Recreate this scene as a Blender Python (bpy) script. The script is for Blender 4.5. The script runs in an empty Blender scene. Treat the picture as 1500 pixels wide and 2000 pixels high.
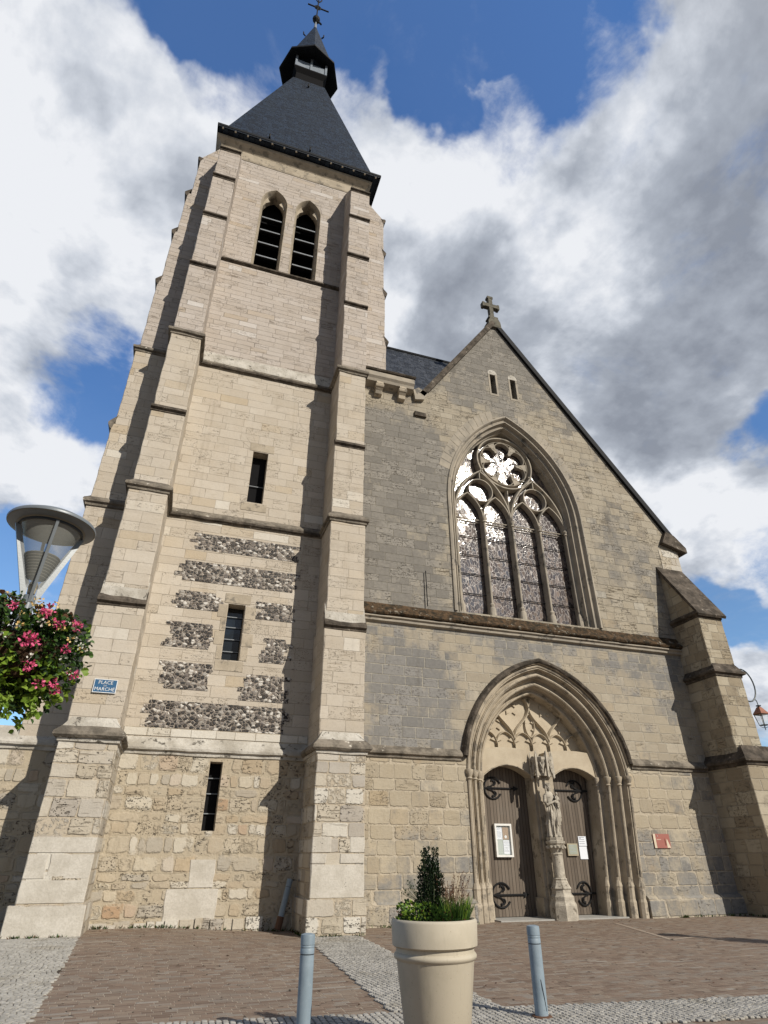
import bpy, bmesh, math, random
from math import sin, cos, pi, radians, sqrt, atan2, acos
from mathutils import Vector, Matrix, noise as mnoise
from mathutils.geometry import tessellate_polygon
random.seed(7)
S = bpy.context.scene
COL = S.collection

# ---------------------------------------------------------------- camera
cd = bpy.data.cameras.new('camera')
cd.sensor_fit = 'VERTICAL'; cd.sensor_height = 24.0; cd.lens = 24.0*1157.3/2000
cd.clip_start = 0.05; cd.clip_end = 3000
cam = bpy.data.objects.new('camera', cd); COL.objects.link(cam)
cam.location = (0, 0, 1.65)
cam.rotation_euler = (radians(90+30.242), 0, radians(-18.314))
S.camera = cam

# ---------------------------------------------------------------- node helper
class V:
    def __init__(s, g, k): s.g, s.k = g, k
    def __add__(s, o): return s.g.m('ADD', s, o)
    __radd__ = __add__
    def __sub__(s, o): return s.g.m('SUBTRACT', s, o)
    def __rsub__(s, o): return s.g.m('SUBTRACT', o, s)
    def __mul__(s, o): return s.g.m('MULTIPLY', s, o)
    __rmul__ = __mul__
    def __truediv__(s, o): return s.g.m('DIVIDE', s, o)
    def __gt__(s, o): return s.g.m('GREATER_THAN', s, o)
    def __lt__(s, o): return s.g.m('LESS_THAN', s, o)
class G:
    def __init__(s, nt): s.nt = nt
    def node(s, t, **kw):
        n = s.nt.nodes.new(t)
        for k, v in kw.items(): setattr(n, k, v)
        return n
    def put(s, sock, v):
        if isinstance(v, V): s.nt.links.new(v.k, sock)
        elif v is not None:
            if isinstance(v, (tuple, list)) and len(v) == 3 and sock.type == 'RGBA': v = (*v, 1)
            sock.default_value = v
    def m(s, op, a, b=None, c=None, clamp=False):
        n = s.node('ShaderNodeMath', operation=op, use_clamp=clamp)
        s.put(n.inputs[0], a); s.put(n.inputs[1], b); s.put(n.inputs[2], c)
        return V(s, n.outputs[0])
    def fl(s, a): return s.m('FLOOR', a)
    def fr(s, a): return s.m('FRACT', a)
    def mn(s, a, b): return s.m('MINIMUM', a, b)
    def mx(s, a, b): return s.m('MAXIMUM', a, b)
    def cl(s, a): return s.m('ADD', a, 0.0, clamp=True)
    def ss(s, a, lo, hi, x0=0.0, x1=1.0):
        n = s.node('ShaderNodeMapRange', interpolation_type='SMOOTHSTEP')
        s.put(n.inputs[0], a); s.put(n.inputs[1], lo); s.put(n.inputs[2], hi); s.put(n.inputs[3], x0); s.put(n.inputs[4], x1)
        return V(s, n.outputs[0])
    def vec(s, x, y, z):
        n = s.node('ShaderNodeCombineXYZ'); s.put(n.inputs[0], x); s.put(n.inputs[1], y); s.put(n.inputs[2], z)
        return V(s, n.outputs[0])
    def sep(s, v):
        n = s.node('ShaderNodeSeparateXYZ'); s.put(n.inputs[0], v)
        return [V(s, o) for o in n.outputs]
    def vm(s, op, a, b=None, out=0, scale=None):
        n = s.node('ShaderNodeVectorMath', operation=op); s.put(n.inputs[0], a); s.put(n.inputs[1], b)
        if scale is not None: s.put(n.inputs['Scale'], scale)
        return V(s, n.outputs[out])
    def noise(s, v, scale, detail=3, rough=.55, col=False, dist=0):
        n = s.node('ShaderNodeTexNoise'); s.put(n.inputs['Vector'], v); s.put(n.inputs['Scale'], scale)
        s.put(n.inputs['Detail'], detail); s.put(n.inputs['Roughness'], rough); s.put(n.inputs['Distortion'], dist)
        return V(s, n.outputs[1 if col else 0])
    def white(s, v):
        n = s.node('ShaderNodeTexWhiteNoise', noise_dimensions='3D'); s.put(n.inputs['Vector'], v)
        return V(s, n.outputs[0]), V(s, n.outputs[1])
    def vor(s, v, scale, feature='F1', rnd=1.0):
        n = s.node('ShaderNodeTexVoronoi', feature=feature); s.put(n.inputs['Vector'], v); s.put(n.inputs['Scale'], scale)
        s.put(n.inputs['Randomness'], rnd)
        return n
    def mix(s, f, a, b, mode='MIX'):
        n = s.node('ShaderNodeMix', data_type='RGBA', blend_type=mode)
        s.put(n.inputs[0], f); s.put(n.inputs[6], a); s.put(n.inputs[7], b)
        return V(s, n.outputs[2])
    def mixf(s, f, a, b):
        n = s.node('ShaderNodeMix', data_type='FLOAT')
        s.put(n.inputs[0], f); s.put(n.inputs[2], a); s.put(n.inputs[3], b)
        return V(s, n.outputs[0])
    def ramp(s, f, stops, interp='LINEAR'):
        n = s.node('ShaderNodeValToRGB'); s.put(n.inputs[0], f)
        e = n.color_ramp.elements; n.color_ramp.interpolation = interp
        while len(e) < len(stops): e.new(.5)
        for i, (p, c) in enumerate(stops): e[i].position = p; e[i].color = (*c, 1) if len(c) == 3 else c
        return V(s, n.outputs[0])
    def pos(s):
        n = s.node('ShaderNodeNewGeometry'); return V(s, n.outputs['Position']), V(s, n.outputs['True Normal'])
    def bump(s, h, strength, dist, normal=None):
        n = s.node('ShaderNodeBump'); s.put(n.inputs['Height'], h); s.put(n.inputs['Strength'], strength); s.put(n.inputs['Distance'], dist)
        if normal: s.put(n.inputs['Normal'], normal)
        return V(s, n.outputs[0])
    def bsdf(s, col, rough=.85, spec=.3, metal=0, normal=None, **kw):
        n = s.node('ShaderNodeBsdfPrincipled'); s.put(n.inputs['Base Color'], col); s.put(n.inputs['Roughness'], rough)
        s.put(n.inputs['Specular IOR Level'], spec); s.put(n.inputs['Metallic'], metal)
        if normal: s.put(n.inputs['Normal'], normal)
        for k, v in kw.items(): s.put(n.inputs[k.replace('_', ' ')], v)
        o = s.node('ShaderNodeOutputMaterial'); s.nt.links.new(n.outputs[0], o.inputs[0])
        return n
def newmat(name):
    m = bpy.data.materials.new(name); m.use_nodes = True; m.node_tree.nodes.clear()
    return m, G(m.node_tree)

# ---------------------------------------------------------------- world: blue sky with broken cloud
SUN = Vector((.57, -1, .73)).normalized()
COV = [(-0.278, 0.46, 0.843, 0.122, 1.0), (-0.297, 0.572, 0.765, 0.181, 1.2), (-0.199, 0.552, 0.81, 0.141, 1.0), (-0.145, 0.466, 0.873, 0.069, 0.5), (-0.236, 0.674, 0.7, 0.163, 1.0), (0.011, 0.467, 0.884, 0.081, 0.6), (-0.273, 0.786, 0.555, 0.077, 0.8), (-0.245, 0.853, 0.462, 0.115, 1.0), (0.109, 0.351, 0.93, 0.037, 0.5), (0.098, 0.409, 0.907, 0.046, 0.6), (0.212, 0.451, 0.867, 0.106, 1.0), (0.281, 0.389, 0.878, 0.074, 1.0), (0.344, 0.44, 0.83, 0.158, 1.2), (0.429, 0.31, 0.848, 0.138, 1.0), (0.505, 0.215, 0.836, 0.151, 1.2), (0.537, 0.368, 0.759, 0.197, 1.2), (0.43, 0.537, 0.726, 0.199, 1.2), (0.236, 0.584, 0.777, 0.159, 1.0), (0.661, 0.402, 0.634, 0.129, 1.0), (0.574, 0.588, 0.57, 0.186, 1.0), (0.708, 0.545, 0.449, 0.153, 1.0), (0.592, 0.245, 0.768, 0.171, 1.0), (0.744, 0.635, 0.207, 0.076, 1.0), (0.066, 0.568, 0.82, 0.152, 0.8), (-0.068, 0.418, 0.906, 0.043, 0.35)]
NEG = [(0.028, 0.361, 0.932, 0.143, 1.0), (0.244, 0.308, 0.919, 0.105, 1.1), (0.34, 0.243, 0.909, 0.075, 0.9), (-0.21, 0.765, 0.609, 0.08, 1.3), (-0.279, 0.885, 0.372, 0.054, 1.2), (0.711, 0.469, 0.524, 0.046, 1.1), (0.739, 0.603, 0.3, 0.047, 1.3), (-0.141, 0.387, 0.911, 0.051, 0.5), (-0.311, 0.916, 0.252, 0.10, -1.0), (0.192, 0.377, 0.906, 0.045, 0.8), (0.397, 0.203, 0.895, 0.033, 0.5)]
GREY = [(0.495, 0.247, 0.833, 0.152, 0.7), (0.494, 0.501, 0.711, 0.198, 1.0), (0.268, 0.534, 0.802, 0.092, 0.6), (0.671, 0.459, 0.582, 0.133, 0.8), (0.51, 0.324, 0.797, 0.127, 0.6), (-0.232, 0.501, 0.834, 0.042, 0.3), (0.679, 0.631, 0.376, 0.092, 0.45), (0.381, 0.623, 0.683, 0.13, 0.7), (0.504, 0.17, 0.847, 0.105, 0.6), (-0.049, 0.566, 0.823, 0.071, 0.3), (0.735, 0.655, 0.175, 0.039, 0.3), (-0.249, 0.719, 0.649, 0.07, 0.3)]
W = bpy.data.worlds.new('World'); S.world = W; W.use_nodes = True; W.node_tree.nodes.clear()
def build_world():
    g = G(W.node_tree)
    tc = g.node('ShaderNodeTexCoord'); d = V(g, tc.outputs['Generated'])
    sky = g.node('ShaderNodeTexSky', sky_type='NISHITA', sun_disc=False)
    sky.sun_elevation = math.asin(SUN.z); sky.sun_rotation = atan2(SUN.x, SUN.y); sky.air_density = 1.0; sky.dust_density = .6; sky.ozone_density = 3.0
    n1 = g.noise(d, 3.2, 4, .6, col=True)
    w1 = g.vm('SCALE', g.vm('SUBTRACT', n1, (.5, .5, .5)), scale=.22)
    n2 = g.noise(d, 12, 4, .6, col=True)
    w2 = g.vm('SCALE', g.vm('SUBTRACT', n2, (.5, .5, .5)), scale=.07)
    dw = g.vm('NORMALIZE', g.vm('ADD', g.vm('ADD', d, w1), w2))
    def blobs(L):
        acc = None
        for x, y, z, r, w in L:
            v = Vector((x, y, z)).normalized()
            dt = g.vm('DOT_PRODUCT', dw, tuple(v), out=1)
            b = g.ss(dt, cos(min(r*1.45, 1.2)), cos(r*.35), 0.0, w)
            acc = b if acc is None else acc + b
        return acc
    cov = g.mn(blobs(COV), 1.3); neg = blobs(NEG); grey = g.mn(blobs(GREY), 1.0)
    x, y, z = g.sep(d)
    zz = g.mx(z, 0.0) + .35
    pl = g.vec(x/zz, y/zz, 0.3)
    nb = g.noise(pl, 2.6, 8, .62, dist=.25)
    nf = g.noise(pl, 7.5, 9, .66, dist=.35)
    back = g.ss(y, .25, -.2)                       # grey cloud added behind the viewer to keep the ambient light neutral
    f = cov - neg*1.0 + (nb - .5)*2.4 + (nf - .5)*2.0 + back*.75
    dens = g.ss(f, .0, 1.05)
    veil = g.ss(g.noise(pl, 1.7, 7, .68, dist=.6) + (nf-.5)*.5, .50, .85, 0.0, .55)
    dens = g.mx(dens, veil)
    # cloud shade: thick parts grey, edges white
    nb2 = g.noise(g.vm('ADD', pl, (.06, -.09, 0)), 2.6, 5, .6)
    relief = (nb - nb2)*3.0
    n3 = g.noise(pl, 3.4, 6, .6)
    sh = g.cl(grey*(.30+n3*.95) + (n3-.5)*1.1 + (nf-.5)*.5 - relief*1.0 - .02)
    ccol = g.ramp(sh, [(0, (.93, .95, .99)), (.25, (.70, .74, .81)), (.55, (.46, .50, .57)), (1, (.30, .33, .39))])
    ccol = g.mix(back, ccol, (.23, .222, .215))
    b1 = g.node('ShaderNodeBackground'); g.put(b1.inputs[0], g.mix(1.0, V(g, sky.outputs[0]), g.mix(g.ss(z, .25, .85), (.72, .86, .95), (.58, .90, 1.22)), 'MULTIPLY')); g.put(b1.inputs[1], .165)
    b2 = g.node('ShaderNodeBackground'); g.put(b2.inputs[0], ccol); g.put(b2.inputs[1], .92)
    mx = g.node('ShaderNodeMixShader'); g.put(mx.inputs[0], dens*.97 + .02)
    g.nt.links.new(b1.outputs[0], mx.inputs[1]); g.nt.links.new(b2.outputs[0], mx.inputs[2])
    o = g.node('ShaderNodeOutputWorld'); g.nt.links.new(mx.outputs[0], o.inputs[0])
build_world()
sl = bpy.data.lights.new('sun', 'SUN'); sl.energy = 4.95; sl.angle = radians(.5); sl.color = (1, .925, .81)
so = bpy.data.objects.new('sun', sl); COL.objects.link(so); so.rotation_euler = SUN.to_track_quat('Z', 'Y').to_euler(); so.location = (20, -30, 30)
S.view_settings.view_transform = 'Standard'; S.view_settings.look = 'None'; S.view_settings.exposure = 0; S.view_settings.gamma = 1
S.cycles.max_bounces = 5; S.cycles.diffuse_bounces = 3; S.cycles.glossy_bounces = 3; S.cycles.transparent_max_bounces = 6
S.cycles.use_denoising = True

# ---------------------------------------------------------------- materials
def ashlar(g, u, v, h, w, seed, vary=.12, wob=.012, P=None, uvary=.9, rnd=False):
    """courses of blocks: returns rnd value, rnd colour, distance to joint in metres, row random"""
    if P is not None:
        nz = g.noise(P, 3.0, 3, .6, col=True); a, b, c = g.sep(nz)
        u = u + (a-.5)*wob*3; v = v + (b-.5)*wob*2
    if vary:
        v = v + (g.noise(g.vec(0.0, seed, v), 1.1, 1, .5) - .5)*vary*3
    vv = v/h; row = g.fl(vv); fv = g.fr(vv)
    r1, _ = g.white(g.vec(row, seed, 3.7)); r2, _ = g.white(g.vec(row, seed, 9.1))
    uu = u/(w*(r2*.7+.65)) + r1*7.3
    if uvary: uu = uu + (g.noise(g.vec(uu*.9, row*13.7, seed), 1.0, 1, .5) - .5)*uvary
    colm = g.fl(uu); fu = g.fr(uu)
    rv, rc = g.white(g.vec(colm, row, seed))
    du = g.mn(fu, 1.0-fu)*w; dv = g.mn(fv, 1.0-fv)*h
    dd = (du*dv)/(du+dv+.001)*1.25 if rnd else g.mn(du, dv)
    return rv, rc, dd, r1
def uvbox(g):
    P, N = g.pos(); x, y, z = g.sep(P); nx, ny, nz = g.sep(N)
    side = g.m('ABSOLUTE', nx) > g.m('ABSOLUTE', ny)
    return P, g.mixf(side, x, y + 3.37), z, x, y, z
def stone(name, h, w, mort, pal, mcol, seed=1.0, vary=.1, wob=.012, stain=((.2, .18, .15), .35, .55, .6), pits=.5, stri=.25, bump=.6,
          grey=None, gcol=((.15, .145, .135), (.23, .22, .2)), uvary=.9, joint=1.0, rnd=False, blend=0.0, coarse=1.0, holes=0.0):
    m, g = newmat(name)
    P, u, v, x, y, z = uvbox(g)
    rv, rc, d, rr = ashlar(g, u, v, h, w, seed, vary, wob, P, uvary, rnd)
    ra, rb, rcc = g.sep(rc)
    base = g.ramp(rv, pal)
    nL = g.noise(P, .45, 4, .6); nM = g.noise(P, 2.2, 5, .65); nF = g.noise(P, 22, 4, .7); nW = g.noise(P, 9, 5, .7)
    st = g.noise(g.vec(u*1.6, rv*30.0, v*17), 1.0, 4, .65)                 # bedding striations
    base = g.mix((nM-.35)*.9, base, g.mix(1.0, base, (.86, .81, .74), 'MULTIPLY'))
    base = g.mix(g.ss(g.noise(P, 1.1, 3, .6), .5, .7, 0, .5), base, g.mix(1.0, base, (1.10, 1.09, 1.07), 'MULTIPLY'))
    ero = g.ss(st + (nM-.5)*.35, .57, .68)*g.ss(rb, .15, .9)
    base = g.mix(ero*stri, base, g.mix(1.0, base, (.50, .46, .42), 'MULTIPLY'))
    base = g.mix(g.cl((nF-.5)*1.8), base, g.mix(1.0, base, (.72, .70, .67), 'MULTIPLY'))
    gm = None; run_ = g.noise(g.vec(u*1.7, 8.0, v*.22), 1.0, 5, .7)
    if grey is not None:
        gm = g.ss(grey(g, x, y, z) + (g.noise(P, .28, 3, .5)-.5)*1.6 + (nL-.5)*1.3 + (nM-.5)*1.1 + (nW-.5)*.5 + (ra-.5)*.5 + (run_-.5)*.8, .18, .82)
        gc = g.mix(rb, gcol[0], gcol[1]); gc = g.mix(g.cl((nW-.35)*1.6), gc, g.mix(1.0, gc, (.66, .66, .68), 'MULTIPLY'))
        base = g.mix(gm, base, gc)
    sc, ss_, th, amt = stain
    base = g.mix(g.ss(g.noise(P, ss_*2, 7, .72), th, th+.2, 0.0, amt), base, sc)
    run = g.noise(g.vec(u*2.6, 4.0, v*.16), 1.0, 5, .7)
    base = g.mix(g.ss(run + (nL-.5)*.5, .56, .80, 0.0, .50), base, g.mix(1.0, base, (.60, .57, .53), 'MULTIPLY'))
    dn = d + (nW-.5)*mort*1.2
    mm = g.ss(dn, mort, mort*.45)
    mm = mm*g.ss(g.noise(P, 3.5, 3), .32, .52, .25, 1.0)
    if blend: mm = g.mx(mm, g.ss(rcc + (nW-.5)*1.2, .9-blend, 1.1-blend)*.85)
    colr = g.mix(mm*joint, base, mcol)
    pv = g.vor(g.vec(u*1.0, v*1.6, rv*9), 17*coarse); pd = V(g, pv.outputs['Distance'])
    pm = g.ss(pd, .30, .16)*g.ss(g.noise(P, 1.3, 4, .7)+(rb-.5)*.35, .60, .68)*pits
    worm = g.ss(g.noise(g.vec(u*9, v*13, rv*9), 1.0, 3, .6), .60, .66)*g.ss(rb, .62, .70)*pits*.7
    pm = g.mx(pm, worm)
    colr = g.mix(pm, colr, (.06, .05, .04))
    hgt = (1.0-mm)*1.0 + rv*.5 + nF*.4 + nM*.5 + nW*.6 - ero*stri*.9 - pm*1.8
    nb = g.bump(hgt, bump, .025)
    g.bsdf(colr, .92, .15, normal=nb)
    return m
def sc_(p, r, g_, b): return [(q, (c[0]*r, c[1]*g_, c[2]*b)) for q, c in p]
TP = [(0, (.425, .378, .312)), (.3, (.475, .428, .362)), (.6, (.440, .392, .325)), (.85, (.50, .455, .390)), (.955, (.43, .365, .275)), (.985, (.54, .505, .445)), (1, (.56, .53, .47))]
M = {}
M['ashlar_tower'] = stone('tower limestone', .34, .85, .012, TP, (.30, .26, .205), 1.0, pits=.6, stri=.45, joint=.65, stain=((.29, .25, .20), .3, .56, .5))
M['ashlar_top'] = stone('upper tower limestone', .26, .8, .012, sc_(TP, .93, .93, .99), (.27, .235, .20), 2.0, pits=.35, stri=.85, joint=.6, bump=.8, stain=((.27, .235, .20), .3, .54, .55))
M['rubble'] = stone('rubble masonry', .31, .46, .050, [(0, (.38, .31, .22)), (.3, (.42, .37, .29)), (.5, (.36, .33, .28)), (.62, (.42, .345, .245)), (.7, (.48, .44, .36)), (.86, (.50, .465, .40)), (.955, (.37, .26, .17)), (1, (.52, .49, .42))], (.39, .335, .25), 3.0, vary=.3, wob=.05, pits=1.0, stri=.5, bump=1.0, stain=((.33, .265, .185), .4, .55, .45), uvary=1.9, rnd=True, blend=.24)
M['pale_blocks'] = stone('pale base blocks', .37, .6, .03, [(0, (.42, .375, .30)), (.3, (.48, .44, .37)), (.5, (.36, .33, .29)), (.75, (.52, .49, .43)), (1, (.56, .54, .49))], (.42, .36, .275), 4.0, vary=.25, wob=.03, pits=1.0, stri=.7, bump=1.0, stain=((.34, .30, .245), .5, .57, .5), rnd=True, blend=.08, uvary=1.5)
M['big_pale'] = stone('large pale blocks', .48, .75, .016, [(0, (.50, .47, .41)), (.5, (.57, .545, .49)), (1, (.53, .49, .42))], (.40, .35, .27), 5.0, vary=.1, pits=.5, stri=.4, bump=.9, stain=((.40, .36, .30), .6, .57, .5))
def g_up(g, x, y, z):
    a = g.ss(x, 10.2, 8.2)*g.ss(z, 19.2, 17.2)*.85
    b = g.ss(z, 18.6, 20.5)*.42
    c = g.ss(x, 14.0, 17.0)*.30
    dd = g.ss(g.m('ABSOLUTE', x-12.3), 3.0, .4)*g.ss(z, 18.8, 19.8)*.35
    return a + b + c + dd + .12
def g_mid(g, x, y, z):
    return g.ss(x, 9.4, 8.2)*g.ss(z, 8.1, 7.3)*.72 + g.ss(z, 7.2, 8.2)*.38 + .16
def g_low(g, x, y, z):
    return g.ss(z, 2.6, 2.0)*.34 + g.ss(x, 15.0, 16.0)*.12 + .18
NP = [(0, (.350, .308, .238)), (.3, (.385, .342, .268)), (.55, (.325, .285, .222)), (.8, (.415, .372, .295)), (.95, (.36, .30, .215)), (1, (.47, .44, .37))]
M['nave_up'] = stone('nave upper masonry', .32, .62, .011, sc_(NP, .93, .94, .96), (.30, .27, .215), 6.0, grey=g_up, gcol=((.185, .174, .155), (.28, .262, .232)), pits=.7, stri=1.0, joint=.6, bump=1.0, stain=((.13, .12, .105), .45, .57, .5))
M['nave_mid'] = stone('nave middle masonry', .33, .62, .018, sc_(NP, .94, .94, .95), (.40, .37, .305), 7.0, grey=g_mid, gcol=((.185, .18, .17), (.26, .25, .235)), pits=.5, stri=.5, joint=.75, bump=.8, vary=.08, stain=((.15, .138, .12), .5, .60, .5))
M['nave_low'] = stone('nave lower masonry', .42, .66, .032, sc_(NP, 1.0, .99, .97), (.44, .385, .30), 8.0, grey=g_low, gcol=((.19, .185, .175), (.27, .26, .24)), pits=.5, stri=.35, joint=.85, bump=1.0, vary=.14, wob=.02, rnd=True, stain=((.34, .25, .15), .5, .56, .5))
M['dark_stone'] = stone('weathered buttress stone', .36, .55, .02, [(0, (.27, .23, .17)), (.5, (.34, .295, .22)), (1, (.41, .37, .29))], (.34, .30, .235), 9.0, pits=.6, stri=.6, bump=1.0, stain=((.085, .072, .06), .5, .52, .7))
def plain(name, c1, c2, sc=3, rough=.9, bump=.4, spots=None, spec=.2, fine=25, dist=.015):
    m, g = newmat(name); P, N = g.pos()
    n1 = g.noise(P, sc, 6, .65); n2 = g.noise(P, fine, 4, .7)
    c = g.mix(g.ss(n1, .35, .65), c1, c2); c = g.mix(g.cl((n2-.5)*1.4), c, g.mix(1.0, c, (.6, .58, .55), 'MULTIPLY'))
    if spots:
        c = g.mix(g.ss(g.noise(P, spots[1], 5, .7), spots[2], spots[2]+.08), c, spots[0])
    g.bsdf(c, rough, spec, normal=g.bump(n1*.6+n2, bump, dist))
    return m
M['carved'] = plain('carved limestone', (.33, .285, .22), (.42, .365, .285), 1.8, spots=((.21, .185, .15), 2.6, .54), bump=.7)
M['carved_in'] = plain('tympanum limestone', (.40, .34, .255), (.46, .40, .305), 1.6)
M['carved_grey'] = plain('grey carved stone', (.27, .245, .205), (.36, .32, .26), 1.4, spots=((.14, .13, .115), 1.8, .56))
M['ledge'] = plain('lichened ledge stone', (.10, .088, .072), (.24, .21, .17), 2.2, bump=1.0, spots=((.55, .51, .44), 3.0, .62), fine=14, dist=.03)
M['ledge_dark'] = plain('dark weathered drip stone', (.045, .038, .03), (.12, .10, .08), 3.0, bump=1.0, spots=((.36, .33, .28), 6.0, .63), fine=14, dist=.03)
M['ledge_pale'] = plain('pale weathering stone', (.33, .305, .26), (.50, .475, .425), 1.6, bump=1.0, spots=((.10, .09, .075), 5, .57), fine=12, dist=.03)
M['moss'] = plain('brown mossy ledge', (.022, .02, .014), (.105, .066, .036), 6, bump=1.0, spots=((.27, .245, .20), 5, .58), fine=18, dist=.05)
M['statue'] = plain('statue limestone', (.33, .30, .25), (.46, .42, .35), 5, spots=((.17, .15, .12), 6, .56), bump=.8)
def pale_block():
    m, g = newmat('pale repair stone'); P, u, v, x, y, z = uvbox(g)
    n = g.noise(P, 1.6, 6, .7); f = g.noise(P, 24, 4, .7); b = g.noise(g.vec(u*1.5, 2.0, v*14), 1.0, 4, .65)
    c = g.mix(g.ss(n, .35, .65), (.43, .40, .345), (.53, .50, .445)); c = g.mix(g.cl((f-.42)*1.8), c, (.35, .32, .27)); c = g.mix(g.ss(b, .60, .70, 0, .4), c, (.36, .325, .27))
    pv = g.vor(g.vec(u, 1.0, v*1.4), 16); pit = g.ss(V(g, pv.outputs['Distance']), .24, .12)*g.ss(g.noise(P, 1.7, 4, .7), .58, .66)
    c = g.mix(pit*.85, c, (.08, .07, .055))
    g.bsdf(c, .9, .15, normal=g.bump(n+f*.5-pit*1.5, .8, .02)); return m
M['block'] = pale_block()
M['oldcross'] = plain('lichened cross stone', (.09, .085, .07), (.16, .15, .12), 5)
def flint():
    m, g = newmat('knapped flint'); P, u, v, x, y, z = uvbox(g)
    q = g.vec(u*1.0, 0.0, v*1.35); q = g.vm('ADD', q, g.vm('SCALE', g.vm('SUBTRACT', g.noise(P, 14, 2, .5, col=True), (.5, .5, .5)), scale=.03))
    ve = g.vor(q, 9.5, 'DISTANCE_TO_EDGE'); d = V(g, ve.outputs['Distance'])
    vc = g.vor(q, 9.5, 'F1'); c = V(g, vc.outputs['Color']); a, b, cc = g.sep(c)
    col = g.ramp(a, [(0, (.010, .009, .009)), (.40, (.03, .025, .022)), (.58, (.12, .105, .095)), (.76, (.30, .28, .25)), (.89, (.52, .50, .46)), (1, (.58, .56, .52))], 'CONSTANT')
    rim = g.ss(d, .16, .08)*(b > .45)
    col = g.mix(rim*.6, col, (.42, .385, .34))
    col = g.mix(g.ss(d, .055, .03), col, (.30, .25, .20))
    col = g.mix(g.cl((g.noise(P, 30, 2)-.5)*2), col, (.10, .085, .08))
    g.bsdf(col, .55, .4, normal=g.bump(g.mn(d, .2)*4 + a, .9, .02))
    return m
M['flint'] = flint()
def slate(name, c1, c2, h=.18, w=.26, sp=.0):
    m, g = newmat(name); P, u, v, x, y, z = uvbox(g)
    rv, rc, d, rr = ashlar(g, u, v, h, w, 21.0, 0, .006, P, .15)
    n = g.noise(P, .8, 5, .6)
    c = g.mix(rv, tuple(k*.6 for k in c1), tuple(k*1.35 for k in c2)); c = g.mix(g.cl((g.noise(g.vec(u*3, 1.0, v*.35), 1.0, 4, .7)-.45)*1.5), c, (.020, .030, .040)); c = g.mix(g.cl((n-.4)*1.2), c, g.mix(1.0, c, (.7, .74, .8), 'MULTIPLY'))
    if sp: c = g.mix(g.ss(g.noise(P, 7, 5, .75), .60, .68), c, (.16, .17, .17))
    c = g.mix(g.ss(d, .012, .004), c, (.008, .01, .013))
    g.bsdf(c, .6, .22, normal=g.bump(g.ss(d, 0, .02) + rv*.7, .8, .02))
    return m
M['slate'] = slate('blue grey slate', (.008, .015, .029), (.013, .023, .041))
M['slate_old'] = slate('old speckled slate', (.018, .022, .030), (.035, .04, .05), .2, .3, sp=1)
M['slate_shaded'] = plain('black slate with painted shade', (.005, .006, .008), (.009, .011, .014), 3, rough=.7)  # near black slate copy; eave and lantern shade is in its colour
M['lead'] = plain('grey painted timber', (.17, .20, .24), (.22, .25, .29), 3, rough=.6)
M['dot'] = plain('pale rafter end', (.5, .46, .38), (.55, .5, .42), 8)
def planks():
    m, g = newmat('brown plank door'); P, N = g.pos(); x, y, z = g.sep(P)
    k = x/.118; c = g.fl(k); f = g.fr(k); r, _ = g.white(g.vec(c, 1.0, 2.0))
    gr = g.noise(g.vec(x*30, 0.0, z*1.3+r*9), 1.0, 5, .65); n = g.noise(P, 1.1, 3)
    col = g.mix(r, (.095, .076, .058), (.165, .135, .106)); col = g.mix(g.cl((gr-.4)*1.6), col, (.085, .06, .042))
    col = g.mix(g.cl((n-.5)*2), col, (.16, .14, .12))
    e = g.mn(f, 1.0-f); gap = g.ss(e, .07, .03)
    col = g.mix(gap, col, (.012, .009, .007))
    g.bsdf(col, .7, .3, normal=g.bump((1.0-gap)+gr*.3, .8, .012))
    return m
M['door'] = planks()
def simple(name, c, rough=.5, spec=.5, metal=0, var=.15, sc=6, bump=.1):
    m, g = newmat(name); P, N = g.pos(); n = g.noise(P, sc, 4, .6)
    cc = g.mix(g.cl((n-.35)*1.5), c, tuple(k*(1-var*2) for k in c))
    g.bsdf(cc, rough, spec, metal, normal=g.bump(g.noise(P, 60, 2), bump, .004)); return m
M['iron'] = simple('black wrought iron', (.012, .012, .013), .7, .2)
M['darkness'] = simple('painted darkness', (.012, .012, .013), .9, .05)  # near black stand-in for unlit interiors and the lantern neck's shade
M['louvre_lip'] = simple('grey zinc louvre lip', (.20, .22, .24), .5)
M['louvre'] = simple('dark louvre board', (.03, .03, .032), .7)
M['post_paint'] = simple('blue grey painted metal', (.215, .275, .325), .45, .5, 0, .10, 5)
def worn_paint():
    m, g = newmat('worn blue grey bollard paint'); P, N = g.pos(); x, y, z = g.sep(P)
    n = g.noise(P, 5, 5, .65); st = g.noise(g.vec(x*30, y*30, z*1.6), 1.0, 5, .7); ch = g.noise(P, 28, 5, .75)
    c = g.mix(g.ss(n, .35, .65), (.19, .245, .29), (.235, .295, .345)); c = g.mix(g.ss(st, .55, .75, 0, .45), c, (.12, .13, .13))
    c = g.mix(g.ss(ch, .66, .70), c, (.10, .085, .07)); c = g.mix(g.ss(g.noise(P, 11, 4, .7), .66, .72, 0, .5), c, (.36, .38, .38))
    g.bsdf(c, .5, .4, normal=g.bump(n*.5+ch, .2, .004)); return m
M['bollard'] = worn_paint()
M['ring_dark'] = simple('dark band', (.03, .04, .05), .5)
M['rust'] = simple('rusty earth', (.13, .075, .05), .9, .1)
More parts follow.
